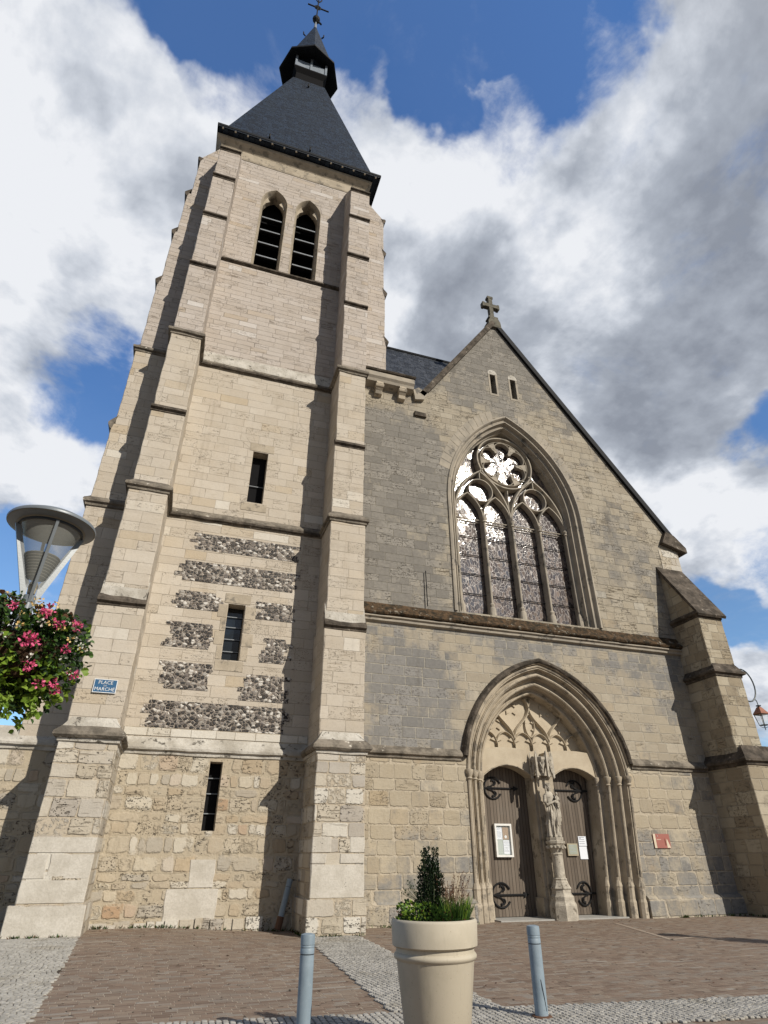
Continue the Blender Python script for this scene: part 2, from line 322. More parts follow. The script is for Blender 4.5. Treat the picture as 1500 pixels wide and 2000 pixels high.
def planter_mat():
    m, g = newmat('beige planter resin'); P, N = g.pos(); x, y, z = g.sep(P)
    n = g.noise(P, 3.5, 5, .65); st = g.noise(g.vec(x*14, y*14, z*.9), 1.0, 5, .7); f = g.noise(P, 70, 3)
    c = g.mix(g.ss(n, .35, .65), (.40, .36, .28), (.445, .40, .315))
    c = g.mix(g.ss(st, .55, .75, 0, .35), c, (.26, .235, .185))
    c = g.mix(g.ss(g.noise(P, 40, 3, .7) + g.ss(z, .45, .0)*.12, .66, .72, 0, .6), c, (.20, .165, .12))
    g.bsdf(c, .62, .3, normal=g.bump(f + n, .12, .004)); return m
M['planter'] = planter_mat()
M['soil'] = plain('dark soil', (.035, .02, .012), (.06, .035, .02), 20, bump=1.0)
M['white_paint'] = simple('white painted frame', (.72, .72, .69), .4)
M['copper'] = simple('copper lantern roof', (.30, .13, .08), .45, .5, .5)
M['blackgreen'] = simple('dark green iron', (.02, .035, .038), .45)
M['lamp_under'] = plain('dusty lamp underside', (.20, .19, .155), (.24, .225, .185), 8, rough=.5, bump=.05)
M['lamp_metal'] = simple('grey lamp metal', (.165, .185, .20), .4, .5, .1, .08)
M['bulbglass'] = simple('amber lamp socket', (.35, .30, .2), .3)
M['sill'] = plain('smooth concrete threshold', (.30, .30, .28), (.36, .35, .33), 3)
def clear_glass(name, alpha=.18, c=(.75, .8, .8)):
    m, g = newmat(name)
    b = g.bsdf(c, .08, .5); b.inputs['Alpha'].default_value = alpha
    return m
M['clear'] = clear_glass('clear lantern glass')
M['cup'] = clear_glass('lamp diffuser', .42, (.30, .31, .29))
def stained():
    m, g = newmat('leaded stained glass'); P, N = g.pos(); x, y, z = g.sep(P)
    wv = g.noise(P, 1.3, 2, .5, col=True)
    q = g.vm('ADD', g.vec(x*1.1 + z*.35, 0.0, z*.55 - x*.35), g.vm('SCALE', g.vm('SUBTRACT', wv, (.5, .5, .5)), scale=.5))
    vc = g.vor(q, 8.5, 'F1'); c = V(g, vc.outputs['Color']); a, b, cc = g.sep(c)
    ve = g.vor(q, 8.5, 'DISTANCE_TO_EDGE'); d = V(g, ve.outputs['Distance'])
    col = g.ramp(a, [(0, (.05, .04, .038)), (.3, (.10, .075, .062)), (.6, (.06, .055, .058)), (.8, (.15, .12, .10)), (1, (.21, .165, .14))])
    lead = g.ss(d, .045, .025)
    col = g.mix(lead, col, (.15, .125, .115))
    # every pane sits at its own slight angle in the leads
    big = g.sep(g.noise(g.vec(x, 3.0, z), 1.5, 2, .5, col=True))
    tilt = g.vec((a-.5)*.030 + (big[0]-.5)*.13, 0.0, (b-.5)*.030 + (big[1]-.5)*.13)
    nn = g.vm('NORMALIZE', g.vm('ADD', N, tilt))
    nb = g.bump(g.noise(P, 9, 3, .6) + g.ss(d, .03, .1)*.5, .07, .010, nn)
    g.bsdf(col, g.mixf(lead, .055, .5), .7, 0, normal=nb)
    return m
M['stained'] = stained()
def pane():
    m, g = newmat('dark window pane'); P, N = g.pos()
    g.bsdf((.012, .016, .02), .06, .8, normal=g.bump(g.noise(P, 2), .15, .02)); return m
M['pane'] = pane()
def paving(name, cols, h, w, mort, mcol, seed, blotch, bump=.6):
    m, g = newmat(name); P, N = g.pos(); x, y, z = g.sep(P)
    ca, sa = cos(radians(3)), sin(radians(3))
    u = x*ca + y*sa; v = y*ca - x*sa
    rv, rc, d, rr = ashlar(g, u, v, h, w, seed, 0, .004, P, .15); a, b, c = g.sep(rc)
    col = g.ramp(rv, cols); n = g.noise(P, .55, 5, .65); nf = g.noise(P, 18, 5, .7)
    col = g.mix(g.ss(n + (a-.5)*.25, .52, .66, 0.0, .55), col, blotch)
    col = g.mix(g.ss(g.noise(P, 1.7, 5, .7), .60, .72, 0, .5), col, (.23, .21, .18))
    col = g.mix(g.cl((nf-.5)*1.6), col, g.mix(1.0, col, (.55, .52, .5), 'MULTIPLY'))
    mm = g.ss(d, mort, mort*.4); col = g.mix(mm*g.ss(g.noise(P, 2.0, 3), .35, .6, .25, 1.0), col, mcol)
    hole = g.ss(g.noise(P, 5, 3, .6), .60, .66)*g.ss(d, .016, .008)
    col = g.mix(hole, col, (.02, .015, .01))
    g.bsdf(col, .85, .2, normal=g.bump((1.0-mm)+rv*.5+nf*.5, bump, .012))
    return m
M['brick_paving'] = paving('brown brick paving', [(0, (.145, .103, .078)), (.3, (.22, .162, .122)), (.6, (.18, .136, .104)), (.8, (.255, .20, .152)), (.93, (.23, .20, .17)), (1, (.31, .28, .24))], .105, .22, .010, (.33, .28, .22), 31.0, (.19, .158, .13))
M['asphalt'] = plain('ground base', (.09, .08, .07), (.13, .11, .09), 2, fine=40)
M['sett'] = None
def sett():
    m, g = newmat('pale granite sett'); P, N = g.pos()
    n = g.node('ShaderNodeObjectInfo')
    vc = g.vor(P, 7, 'F1'); a, b, c = g.sep(V(g, vc.outputs['Color']))
    col = g.mix(a, (.27, .26, .235), (.40, .385, .35)); nf = g.noise(P, 30, 4, .7)
    col = g.mix(g.cl((nf-.45)*1.6), col, (.17, .16, .145))
    col = g.mix(g.ss(g.noise(P, .8, 4), .55, .7), col, g.mix(1.0, col, (.75, .72, .66), 'MULTIPLY'))
    g.bsdf(col, .8, .25, normal=g.bump(nf, .5, .01)); return m
M['sett'] = sett()
M['sett_joint'] = plain('dark sett joint', (.04, .033, .026), (.075, .062, .05), 4, fine=30)
def leafmat(name, c1, c2, rough=.55, trans=.25):
    m, g = newmat(name); n = g.node('ShaderNodeNewGeometry'); r = V(g, n.outputs['Random Per Island'])
    col = g.mix(r, c1, c2)
    b = g.node('ShaderNodeBsdfPrincipled'); g.put(b.inputs['Base Color'], col); g.put(b.inputs['Roughness'], rough); g.put(b.inputs['Specular IOR Level'], .35)
    t = g.node('ShaderNodeBsdfTranslucent'); g.put(t.inputs[0], col)
    x = g.node('ShaderNodeMixShader'); x.inputs[0].default_value = trans
    g.nt.links.new(b.outputs[0], x.inputs[1]); g.nt.links.new(t.outputs[0], x.inputs[2])
    o = g.node('ShaderNodeOutputMaterial'); g.nt.links.new(x.outputs[0], o.inputs[0]); return m
M['leaf_dark'] = leafmat('dark green leaf', (.012, .028, .010), (.03, .06, .018))
M['leaf_mid'] = leafmat('mid green leaf', (.03, .075, .015), (.07, .14, .025))
M['leaf_lime'] = leafmat('lime green leaf', (.11, .20, .02), (.22, .32, .04))
M['leaf_brown'] = leafmat('reddish dry leaf', (.07, .03, .02), (.16, .08, .035))
M['pink'] = leafmat('pink petal', (.60, .06, .18), (.75, .16, .30), trans=.2)
M['whitep'] = leafmat('white petal', (.7, .68, .6), (.8, .78, .7))
M['yellowp'] = leafmat('cream yellow petal', (.65, .40, .12), (.75, .6, .3))
M['stem'] = simple('green stem', (.04, .06, .02), .7)
M['boxwood'] = leafmat('glossy dark evergreen leaf', (.007, .016, .007), (.018, .034, .012), rough=.4, trans=.08)

# ---------------------------------------------------------------- mesh helper
class MB:
    def __init__(s): s.v, s.f, s.mi = [], [], []
    def add(s, vs, fs, mi=0):
        o = len(s.v); s.v += [tuple(p) for p in vs]
        for f in fs: s.f.append([i+o for i in f]); s.mi.append(mi)
        return s
    def box(s, x0, y0, z0, x1, y1, z1, mi=0):
        return s.add([(x0, y0, z0), (x1, y0, z0), (x1, y1, z0), (x0, y1, z0), (x0, y0, z1), (x1, y0, z1), (x1, y1, z1), (x0, y1, z1)],
                     [(0, 3, 2, 1), (4, 5, 6, 7), (0, 1, 5, 4), (1, 2, 6, 5), (2, 3, 7, 6), (3, 0, 4, 7)], mi)
    def rbox(s, x0, y0, z0, x1, y1, z1, mi=0, j=.014):
        R = []; n = max(1, round((z1-z0)/.17))
        for k in range(n+1):
            z = z0+(z1-z0)*k/n; q = lambda a, i: mnoise.noise(Vector((x0*3+a*7.1, z*2.7, i*5.3)))*j*1.6
            c = .012+abs(mnoise.noise(Vector((x0, z*3.1, 7))))*.035
            a0, b0, a1, b1 = x0+q(1, 1), y0+q(2, 1), x1+q(3, 1), y0+q(4, 1)
            R.append([(a0, b0+c, z), (a0+c, b0, z), ((a0+a1)/2, (b0+b1)/2+q(5, 2)*.3, z), (a1-c, b1, z), (a1, b1+c, z), (a1, y1, z), (a0, y1, z)])
        return s.rings(R, True, True, mi=mi)
    def prism(s, poly, fn, fn2, mi=0):
        """poly: list of 2-tuples; fn/fn2 map them to the two end caps"""
        n = len(poly); a = [fn(p) for p in poly]; b = [fn2(p) for p in poly]
        tr = tessellate_polygon([[Vector((p[0], p[1], 0)) for p in poly]])
        fs = [tuple(t) for t in tr] + [tuple(i+n for i in reversed(t)) for t in tr]
        fs += [(i, (i+1) % n, (i+1) % n+n, i+n) for i in range(n)]
        return s.add(a+b, fs, mi)
    def xz(s, poly, y0, y1, mi=0): return s.prism(poly, lambda p: (p[0], y0, p[1]), lambda p: (p[0], y1, p[1]), mi)
    def yz(s, poly, x0, x1, mi=0): return s.prism(poly, lambda p: (x0, p[0], p[1]), lambda p: (x1, p[0], p[1]), mi)
    def holed(s, outer, holes, y0, y1, mi=0):
        loops = [outer]+holes; flat = [p for l in loops for p in l]; n = len(flat)
        tr = tessellate_polygon([[Vector((p[0], p[1], 0)) for p in l] for l in loops])
        a = [(p[0], y0, p[1]) for p in flat]; b = [(p[0], y1, p[1]) for p in flat]
        fs = [tuple(t) for t in tr] + [tuple(i+n for i in reversed(t)) for t in tr]
        o = 0
        for l in loops:
            k = len(l); fs += [(o+i, o+(i+1) % k, o+(i+1) % k+n, o+i+n) for i in range(k)]; o += k
        return s.add(a+b, fs, mi)
    def rings(s, R, closed_ring=False, cap=False, closed_path=False, mi=0):
        n = len(R[0]); k = len(R); vs = [p for r in R for p in r]; fs = []
        for i in range(k if closed_path else k-1):
            j0, j1 = i*n, ((i+1) % k)*n
            for q in range(n if closed_ring else n-1):
                w = (q+1) % n; fs.append((j0+q, j0+w, j1+w, j1+q))
        if cap: fs.append(tuple(range(n))[::-1]); fs.append(tuple((k-1)*n+i for i in range(n)))
        return s.add(vs, fs, mi)
    def tube(s, pts, r, n=8, cap=True, mi=0):
        pts = [Vector(p) for p in pts]; R = []; up = Vector((0, 0, 1)); pn = None
        for i, p in enumerate(pts):
            t = (pts[min(i+1, len(pts)-1)]-pts[max(i-1, 0)]).normalized()
            if pn is None:
                pn = t.orthogonal().normalized()
            else:
                pn = (pn - t*pn.dot(t)).normalized()
            b = t.cross(pn); rr = r[i] if isinstance(r, (list, tuple)) else r
            R.append([p + (pn*cos(2*pi*q/n)+b*sin(2*pi*q/n))*rr for q in range(n)])
        return s.rings(R, True, cap, mi=mi)
    def lathe(s, prof, c=(0, 0, 0), n=32, ph=0, cap=True, mi=0):
        R = [[(c[0]+r*cos(2*pi*q/n+ph), c[1]+r*sin(2*pi*q/n+ph), c[2]+z) for q in range(n)] for r, z in prof]
        return s.rings(R, True, cap, mi=mi)
    def sweep(s, path, prof, jit=0.0, step=.3, cap=True, mi=0):
        """profile (outset, z) swept along a plan polyline (x, y) with mitred corners"""
        P = [Vector(p) for p in path]; pts = []; mit = []
        for i in range(len(P)):
            d0 = (P[i]-P[i-1]).normalized() if i else None
            d1 = (P[i+1]-P[i]).normalized() if i < len(P)-1 else None
            n0 = Vector((d0.y, -d0.x)) if d0 else None; n1 = Vector((d1.y, -d1.x)) if d1 else None
            if n0 is None: m_ = n1
            elif n1 is None: m_ = n0
            else: m_ = (n0+n1)/(1+n0.dot(n1))
            pts.append(P[i]); mit.append(m_)
            if d1:
                L = (P[i+1]-P[i]).length; k = int(L/step)
                for q in range(1, k): pts.append(P[i]+(P[i+1]-P[i])*q/k); mit.append(n1)
        R = []
        for p, m_ in zip(pts, mit):
            ring = []
            for j, (o, z) in enumerate(prof):
                jj = 0; jz = 0
                if jit and 0 < j < len(prof)-1:
                    q = mnoise.noise_vector(Vector((p.x*1.9, p.y*1.9, z*3+j*.37))); jj = q.x*jit; jz = q.y*jit
                ring.append((p.x+m_.x*(o+jj), p.y+m_.y*(o+jj), z+jz))
            R.append(ring)
        n = len(prof); k = len(R)
        s.rings(R, False, False, mi=mi)
        if cap:
            o = len(s.v)-n*k
            s.f.append([o+i for i in range(n)]); s.mi.append(mi); s.f.append([o+(k-1)*n+i for i in range(n)][::-1]); s.mi.append(mi)
        return s
    def build(s, name, mat, parent=None, smooth=0, loc=None, label=None):
        me = bpy.data.meshes.new(name); me.from_pydata(s.v, [], s.f); me.validate()
        bm = bmesh.new(); bm.from_mesh(me); bmesh.ops.recalc_face_normals(bm, faces=bm.faces); bm.to_mesh(me); bm.free()
        mats = mat if isinstance(mat, (list, tuple)) else [mat]
        for q in mats: me.materials.append(q)
        if len(mats) > 1 and len(me.polygons) == len(s.mi):
            for p, i in zip(me.polygons, s.mi): p.material_index = i
        if smooth:
            me.shade_smooth()
            me.set_sharp_from_angle(angle=radians(smooth))
        o = bpy.data.objects.new(name, me); COL.objects.link(o)
        if parent: o.parent = parent; o.matrix_parent_inverse = world_of(parent).inverted()
        if label: o['label'] = label
        return o
def world_of(o):
    m = Matrix.LocRotScale(o.location, o.rotation_euler, o.scale)
    if o.parent: return world_of(o.parent) @ o.matrix_parent_inverse @ m
    return m
def tag(o, label=None, cat=None, group=None, kind=None):
    for k, v in (('label', label), ('category', cat), ('group', group), ('kind', kind)):
        if v: o[k] = v
    return o
def thing(name, loc, label, cat, group=None):
    o = bpy.data.objects.new(name, None); COL.objects.link(o); o.location = loc; o.empty_display_size = .3
    return tag(o, label, cat, group)
def arch(cx, a, zs, h, z0=None, d=0.0, n=14):
    r = (a*a+h*h)/(2*a); o = r-a; R = r-d; e = acos(max(-1, min(1, -o/R)))
    L = [(cx+o+R*cos(pi+(e-pi)*i/n), zs+R*sin(pi+(e-pi)*i/n)) for i in range(n+1)]
    pts = L + [(2*cx-x, z) for x, z in reversed(L[:-1])]
    if z0 is not None: pts = [(pts[0][0], z0)] + pts + [(pts[-1][0], z0)]
    return pts
def clip_arch(P, zc):
    out = []
    for i, p in enumerate(P):
        if p[1] >= zc:
            if not out and i: q = P[i-1]; f = (zc-q[1])/(p[1]-q[1]); out.append((q[0]+(p[0]-q[0])*f, zc))
            out.append(p)
        elif out:
            q = P[i-1]; f = (zc-q[1])/(p[1]-q[1]); out.append((q[0]+(p[0]-q[0])*f, zc)); break
    return out
def circle(cx, cz, r, n=40, a0=0, a1=2*pi):
    full = abs(a1-a0-2*pi) < 1e-6
    return [(cx+r*cos(a0+(a1-a0)*i/n), cz+r*sin(a0+(a1-a0)*i/n)) for i in range(n if full else n+1)]
def bar(mb, path, w, y0, y1, closed=False, front=.35, mi=0):
    """moulded stone bar in the XZ plane: path points (x,z), w wide at the back, narrow front edge"""
    P = [Vector(p) for p in path]; n = len(P); R = []
    for i in range(n):
        if closed: t = P[(i+1) % n]-P[i-1]
        else: t = P[min(i+1, n-1)]-P[max(i-1, 0)]
        t.normalize(); m_ = Vector((-t.y, t.x))
        R.append([(P[i].x+m_.x*o, y, P[i].y+m_.y*o) for o, y in ((-w/2, y1), (-w/2, y0+(y1-y0)*.55), (-w*front/2, y0), (w*front/2, y0), (w/2, y0+(y1-y0)*.55), (w/2, y1))])
    return mb.rings(R, True, not closed, closed, mi=mi)

# ================================================================ CHURCH
CH = thing('church', (8, 18.8, 0), 'tall limestone church with slate spired bell tower on the left and steep gabled front', 'church')
def part(mb, name, mat, parent=CH, **k): return mb.build(name, mat, parent, **k)

# ---- bell tower wall, stage by stage
XL, XR, YB = -2.6, 5.05, 26.4
def tower_stage(z0, z1, yf, holes, mat):
    mb = MB(); mb.holed([(XL, z0), (XR, z0), (XR, z1), (XL, z1)], holes, yf, yf+.75)
    mb.box(XL, yf+.75, z0, XL+.8, YB, z1); mb.box(XR-.8, yf+.75, z0, XR, YB, z1); mb.box(XL+.8, YB-.8, z0, XR-.8, YB, z1)
    return part(mb, 'tower_wall', mat)
def rect(x0, z0, x1, z1): return [(x0, z0), (x1, z0), (x1, z1), (x0, z1)]
def warch(cx, a, zs, h, z0, d=0): return arch(cx, a, zs, h, z0, d, 10)
s0 = tower_stage(-.3, 4.3, 18.70, [rect(1.0, 2.26, 1.36, 4.0)], M['rubble'])
s1 = tower_stage(4.3, 11.8, 18.78, [rect(.90, 6.93, 1.45, 8.77)], M['ashlar_tower'])
s2 = tower_stage(11.8, 18.75, 18.84, [rect(1.03, 12.7, 1.6, 14.93)], M['ashlar_tower'])
s3 = tower_stage(18.75, 25.2, 18.92, [], M['ashlar_top'])
B1 = dict(cx=.42, a=.66, zs=30.40, h=1.12); B2 = dict(cx=2.16, a=.66, zs=30.40, h=1.12)
s4 = tower_stage(25.2, 33.4, 18.96, [warch(b['cx'], b['a'], b['zs'], b['h'], 25.42) for b in (B1, B2)], M['ashlar_top'])
# courses of large pale repair stones at the foot of the tower wall
mb = MB()
random.seed(3)
for x0, z0, x1, z1 in [(.35, .25, 1.65, .95), (.85, .98, 1.5, 1.6)]:
    mb = MB(); mb.rbox(x0, 18.685, z0, x1, 18.72, z1, j=.012); part(mb, 'repair_block', M['block'])
# ragged footing stones
mb = MB(); x = -1.3
while x < 2.7:
    w = random.uniform(.3, .8); mb.box(x, 18.64-random.random()*.05, -.2, x+w-.03, 18.72, .22+random.random()*.12); x += w
part(mb, 'footing', M['pale_blocks'])
# knapped flint panels, stepped like the blocks beside them
mb = MB(); random.seed(5)
def frow(z0, z1, spans):
    k = max(1, round((z1-z0)/.13)); dz = (z1-z0)/k
    for (a, b) in spans:
        for i in range(k):
            
            q = lambda: random.uniform(-.03, .03)
            xa, xb = a+random.uniform(-.16, .14), b+random.uniform(-.14, .16); za, zb = z0+i*dz-(0 if i == 0 else .001), z0+(i+1)*dz
            mb.xz([(xa+q(), za), (xb+q(), za), (xb+.02+q(), (za+zb)/2), (xb+q(), zb), (xa+q(), zb), (xa-.02+q(), (za+zb)/2)], 18.768-.0015*(i % 2), 18.79)
frow(10.55, 11.15, [(-.45, 2.95)]); frow(9.4, 10.1, [(-.75, 3.0)])
frow(8.45, 9.05, [(-.75, .55)]); frow(8.35, 8.95, [(1.85, 2.95)])
frow(7.2, 8.0, [(-.75, .45)]); frow(6.95, 7.75, [(2.15, 2.95)])
frow(5.95, 6.75, [(-.75, .65)]); frow(5.75, 6.55, [(1.6, 2.95)])
frow(4.85, 5.6, [(-.95, 3.1)])
part(mb, 'flint_panel', M['flint'])
# ghost of a relieving arch above the upper slit
mb = MB()
for k in range(7):
    a0 = radians(35+k*16); a1 = radians(35+(k+1)*16-3)
    mb.xz([(1.3+.45*cos(a0), 14.75+.45*sin(a0)), (1.3+.95*cos(a0), 14.75+.95*sin(a0)), (1.3+.95*cos(a1), 14.75+.95*sin(a1)), (1.3+.45*cos(a1), 14.75+.45*sin(a1))], 18.834, 18.85)
part(mb, 'relieving_arch', M['ashlar_tower'])

# ---- string courses
STR = lambda z, k=1.0, o=0.0: [(-.16, z+.42*k), (.03+o, z+.12), (.11+o, z+.05), (.13+o, z-.01), (.12+o, z-.07), (.05, z-.10), (.04, z-.18), (-.02, z-.2)]
FL = [(-.3, .75, 16.9, -2.86, -1.31), (.75, 4.3, 17.0, -2.74, -1.38), (4.3, 7.9, 17.25, -2.70, -1.45), (7.9, 11.8, 17.33, -2.66, -1.49), (11.8, 15.0, 17.40, -2.62, -1.50),
      (15.0, 18.75, 17.43, -2.59, -1.51), (18.75, 22.7, 17.46, -2.57, -1.55), (22.7, 26.05, 17.48, -2.54, -1.55), (26.05, 29.0, 17.50, -2.53, -1.55), (29.0, 31.3, 17.54, -2.51, -1.54)]
FR = [(-.3, .75, 16.9, 3.62, 5.13), (.75, 4.3, 17.0, 3.70, 5.09), (4.3, 7.9, 17.25, 3.77, 5.10), (7.9, 11.8, 17.33, 3.82, 5.06), (11.8, 15.0, 17.40, 3.84, 4.98),
      (15.0, 18.75, 17.43, 3.88, 4.98), (18.75, 22.7, 17.46, 3.95, 5.0), (22.7, 26.05, 17.48, 3.98, 5.02), (26.05, 29.0, 17.50, 4.0, 5.02), (29.0, 31.3, 17.54, 4.03, 5.02)]
SLX = [(-.3, 4.3, -5.2), (4.3, 11.8, -4.02), (11.8, 15, -3.96), (15, 18.75, -3.88), (18.75, 22.7, -3.80), (22.7, 26.05, -3.72), (26.05, 29.0, -3.62), (29.0, 32.0, -3.47)]
SRX = [(19.0, 22.4, 6.33), (22.4, 25.7, 6.27), (25.7, 28.75, 6.22), (28.75, 31.5, 6.2)]
for nm, L in (('left', FL), ('right', FR)):
    mb = MB(); mbb = MB(); mtop = MB()
    for i, (z0, z1, yf, x0, x1) in enumerate(L):
        (mbb if z1 < 4.4 else (mb if z1 < 19 else mtop)).rbox(x0, yf, z0, x1, 19.0+.001*i, z1)
    top = L[-1]; mtop.yz([(17.54, 31.3), (18.97, 33.0), (18.99, 31.3)], top[3]+.002, top[4]-.002)
    b = part(mb, 'buttress', M['ashlar_tower'])
    part(mbb, 'buttress_base', M['pale_blocks'], b); part(mtop, 'buttress_head', M['ashlar_top'], b)
    for (z0, z1, yf, x0, x1) in L:
        if z1 in (7.9, 15.0, 22.7, 26.05, 29.0, 31.3):
            d = MB(); k = 1.0 if z1 < 9 else .45
            d.sweep([(x0-.015, yf), (x1+.015, yf)], [(-.12, z1+.36*k+.04), (.04, z1+.1), (.10, z1+.03), (.11, z1-.05), (.03, z1-.09), (.02, z1-.15), (-.02, z1-.16)], jit=.018 if z1 < 9 else .008, step=.15)
            part(d, 'drip_course', M['ledge_dark'], b)
            if z1 == 7.9:
                q = MB(); q.yz([(yf+.16, z1+.72), (yf-.03, z1+.10), (yf+.16, z1+.10)], x0+.01, x1-.01); part(q, 'weathering', M['ledge_pale'], b)
for bl in ([(-2.87, .02, -1.30, .74, 16.885), (-2.75, .78, -1.37, 1.22, 16.985), (-2.75, 1.24, -2.30, 1.72, 16.983), (-2.28, 1.24, -1.37, 1.72, 16.987), (-2.75, 1.74, -1.37, 2.06, 16.984)],
           [(3.69, .78, 5.10, 1.50, 16.985), (3.69, 1.52, 4.10, 1.74, 16.988), (4.42, 1.52, 5.10, 1.74, 16.984), (3.69, 1.76, 4.2, 2.12, 16.986), (4.68, 1.76, 5.10, 2.12, 16.985)]):
    for (x0, z0, x1, z1, y) in bl:
        mb = MB(); mb.rbox(x0+.008, y, z0+.008, x1-.008, y+.08, z1-.008, j=.010); part(mb, 'repair_block', M['block'])
for nm, L, sgn, xin in (('l', SLX, -1, XL), ('r', SRX, 1, XR)):
    mb = MB(); mlow = MB(); mhi = MB()
    for i, (z0, z1, x) in enumerate(L):
        (mlow if z1 < 4.4 else mb if z1 < 19 else mhi).rbox(min(x, xin), 18.82, z0, max(x, xin), 20.15, z1)
    x = L[-1][2]; z = L[-1][1]
    mhi.xz([(x-sgn*.0, z), (xin-sgn*.06, z+1.55), (xin, z)], 18.82, 20.15)
    if mb.v:
        b = part(mb, 'buttress', M['ashlar_tower']); part(mhi, 'buttress_head', M['ashlar_top'], b)
    else: b = part(mhi, 'buttress', M['ashlar_top'])
    if mlow.v: part(mlow, 'buttress_base', M['rubble'], b)
    for (z0, z1, x) in L:
        if z1 in (4.3, 11.8, 18.75): continue
        d = MB(); path = [(x, 20.16), (x, 18.81)] if sgn < 0 else [(x, 18.81), (x, 20.16)]
        up = .55 if z1 < 31 else .1
        d.sweep(path, [(-.14, z1+up*.7), (.08, z1+.12), (.13, z1+.04), (.12, z1-.05), (.03, z1-.2), (-.02, z1-.24)], jit=.008)
        part(d, 'drip_course', M['ledge_dark'] if z1 > 16 else M['ledge'], b)
for z, i0, mt, k in ((4.3, 1, 'ledge_pale', 1.0), (11.8, 3, 'ledge', .8), (18.75, 5, 'ledge', .9)):
    f, r = FL[i0], FR[i0]; xs = {4.3: -5.2, 11.8: -4.02, 18.75: -3.88}[z]
    yw = {4.3: 18.70, 11.8: 18.78, 18.75: 18.84}[z]
    d = MB(); d.sweep([(xs, 20.2), (xs, 18.82), (f[3], 18.82), (f[3], f[2]), (f[4], f[2]), (f[4], yw), (r[3], yw), (r[3], r[2]), (r[4], r[2]), (r[4], 18.8)], STR(z, k), jit=.022, step=.16)
    part(d, 'string_course', M[mt])
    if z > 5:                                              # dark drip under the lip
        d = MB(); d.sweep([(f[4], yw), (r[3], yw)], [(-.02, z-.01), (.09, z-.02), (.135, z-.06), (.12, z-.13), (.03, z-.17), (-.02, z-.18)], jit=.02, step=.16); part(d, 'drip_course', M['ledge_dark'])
for L in (FL, FR):
    f = L[1]; d = MB(); d.sweep([(f[3]-.0, 18.6), (f[3], f[2]), (f[4], f[2]), (f[4], 18.6)], [(-.3, 4.72), (.02, 4.46), (.14, 4.34), (.155, 4.26), (.1, 4.2), (-.02, 4.18)], jit=.02, step=.16); part(d, 'buttress_cap', M['ledge'])
d = MB(); d.sweep([(-1.52, 18.92), (3.97, 18.92)], [(-.06, 25.42), (.06, 25.3), (.12, 25.24), (.12, 25.16), (.03, 25.1), (-.02, 25.06)], jit=.012); part(d, 'string_course', M['ledge_dark'])
# pale weathering band above the upper string
d = MB(); d.yz([(18.92, 19.45), (18.80, 18.86), (18.95, 18.86)], -1.5, 3.9); part(d, 'weathering', M['ledge_pale'])
for (x0, x1, col) in [(-1.3, -.7, 'ledge'), (-.62, -.2, 'ledge_pale'), (-.15, .5, 'ledge'), (.55, 1.3, 'ledge_pale')]:
    pass
# plain ashlar course over the lowest string
mb = MB(); mb.box(-1.44, 18.755, 4.62, 3.76, 18.79, 4.84); part(mb, 'ashlar_course', M['big_pale'])

# ---- cornice
d = MB(); d.sweep([(XL-.02, 26.4), (XL-.02, 18.94), (XR+.02, 18.94), (XR+.02, 26.4)], [(0, 33.2), (.03, 33.28), (.06, 33.8), (.20, 33.98), (.36, 34.12), (.38, 34.26), (0, 34.28)][::-1], jit=.01); part(d, 'cornice', M['carved'])

# ---- belfry windows
def belfry(b):
    cx, a, zs, h = b['cx'], b['a'], b['zs'], b['h']
    mb = MB(); prof = [(0, 18.955), (.02, 18.95), (.11, 19.16), (.12, 19.30), (.12, 19.7)]
    R = [[(x, y, z) for (x, z) in arch(cx, a, zs, h, 25.42, dd, 12)] for dd, y in prof]
    mb.rings(R)
    w = part(mb, 'belfry_window', M['carved'], smooth=30)
    # cusped trefoil head
    mb = MB()
    for s in (-1, 1):
        mb.xz([(cx+s*.55, 30.25), (cx+s*.55, 31.0), (cx+s*.30, 31.32), (cx+s*.36, 30.95), (cx+s*.24, 30.72), (cx+s*.42, 30.55)][::s], 19.18, 19.36)
    part(mb, 'cusp', M['carved'], w)
    for k in range(5):
        z = 25.55+k*.98; hw = .5 if z < 30 else .42
        mb = MB(); mb.yz([(19.25, z), (19.28, z-.03), (19.95, z+.62), (19.92, z+.65)], cx-hw, cx+hw)
        l = part(mb, 'louvre', M['louvre'], w)
        mb = MB(); mb.box(cx-hw, 19.235, z-.04, cx+hw, 19.262, z+.03); part(mb, 'louvre_lip', M['louvre_lip'], w)
    mb = MB(); mb.box(cx-.55, 20.0, 25.3, cx+.55, 20.05, 31.5); part(mb, 'backing', M['darkness'], w)  # near black sheet painted as the belfry's dark inside
for b in (B1, B2): belfry(b)
def slit(x0, z0, x1, z1, yf, bars, mat=None):
    mb = MB(); t = .05
    mb.holed(rect(x0-.012, z0-.012, x1+.012, z1+.012), [rect(x0+t*.2, z0+t*.2, x1-t*.2, z1-t*.2)], yf+.02, yf+.4)
    w = part(mb, 'slit_window', M['carved'])
    mb = MB(); mb.box(x0, yf+.42, z0, x1, yf+.44, z1); part(mb, 'pane', mat or M['darkness'], w)
    for z in bars: mb = MB(); mb.box(x0, yf+.35, z-.012, x1, yf+.375, z+.012); part(mb, 'glazing_bar', M['louvre_lip'], w)
slit(1.0, 2.26, 1.36, 4.0, 18.70, [2.7, 3.2, 3.6]); slit(.90, 6.93, 1.45, 8.77, 18.78, [7.3, 7.7, 8.1, 8.45], M['pane']); slit(1.03, 12.7, 1.6, 14.93, 18.84, [13.6])
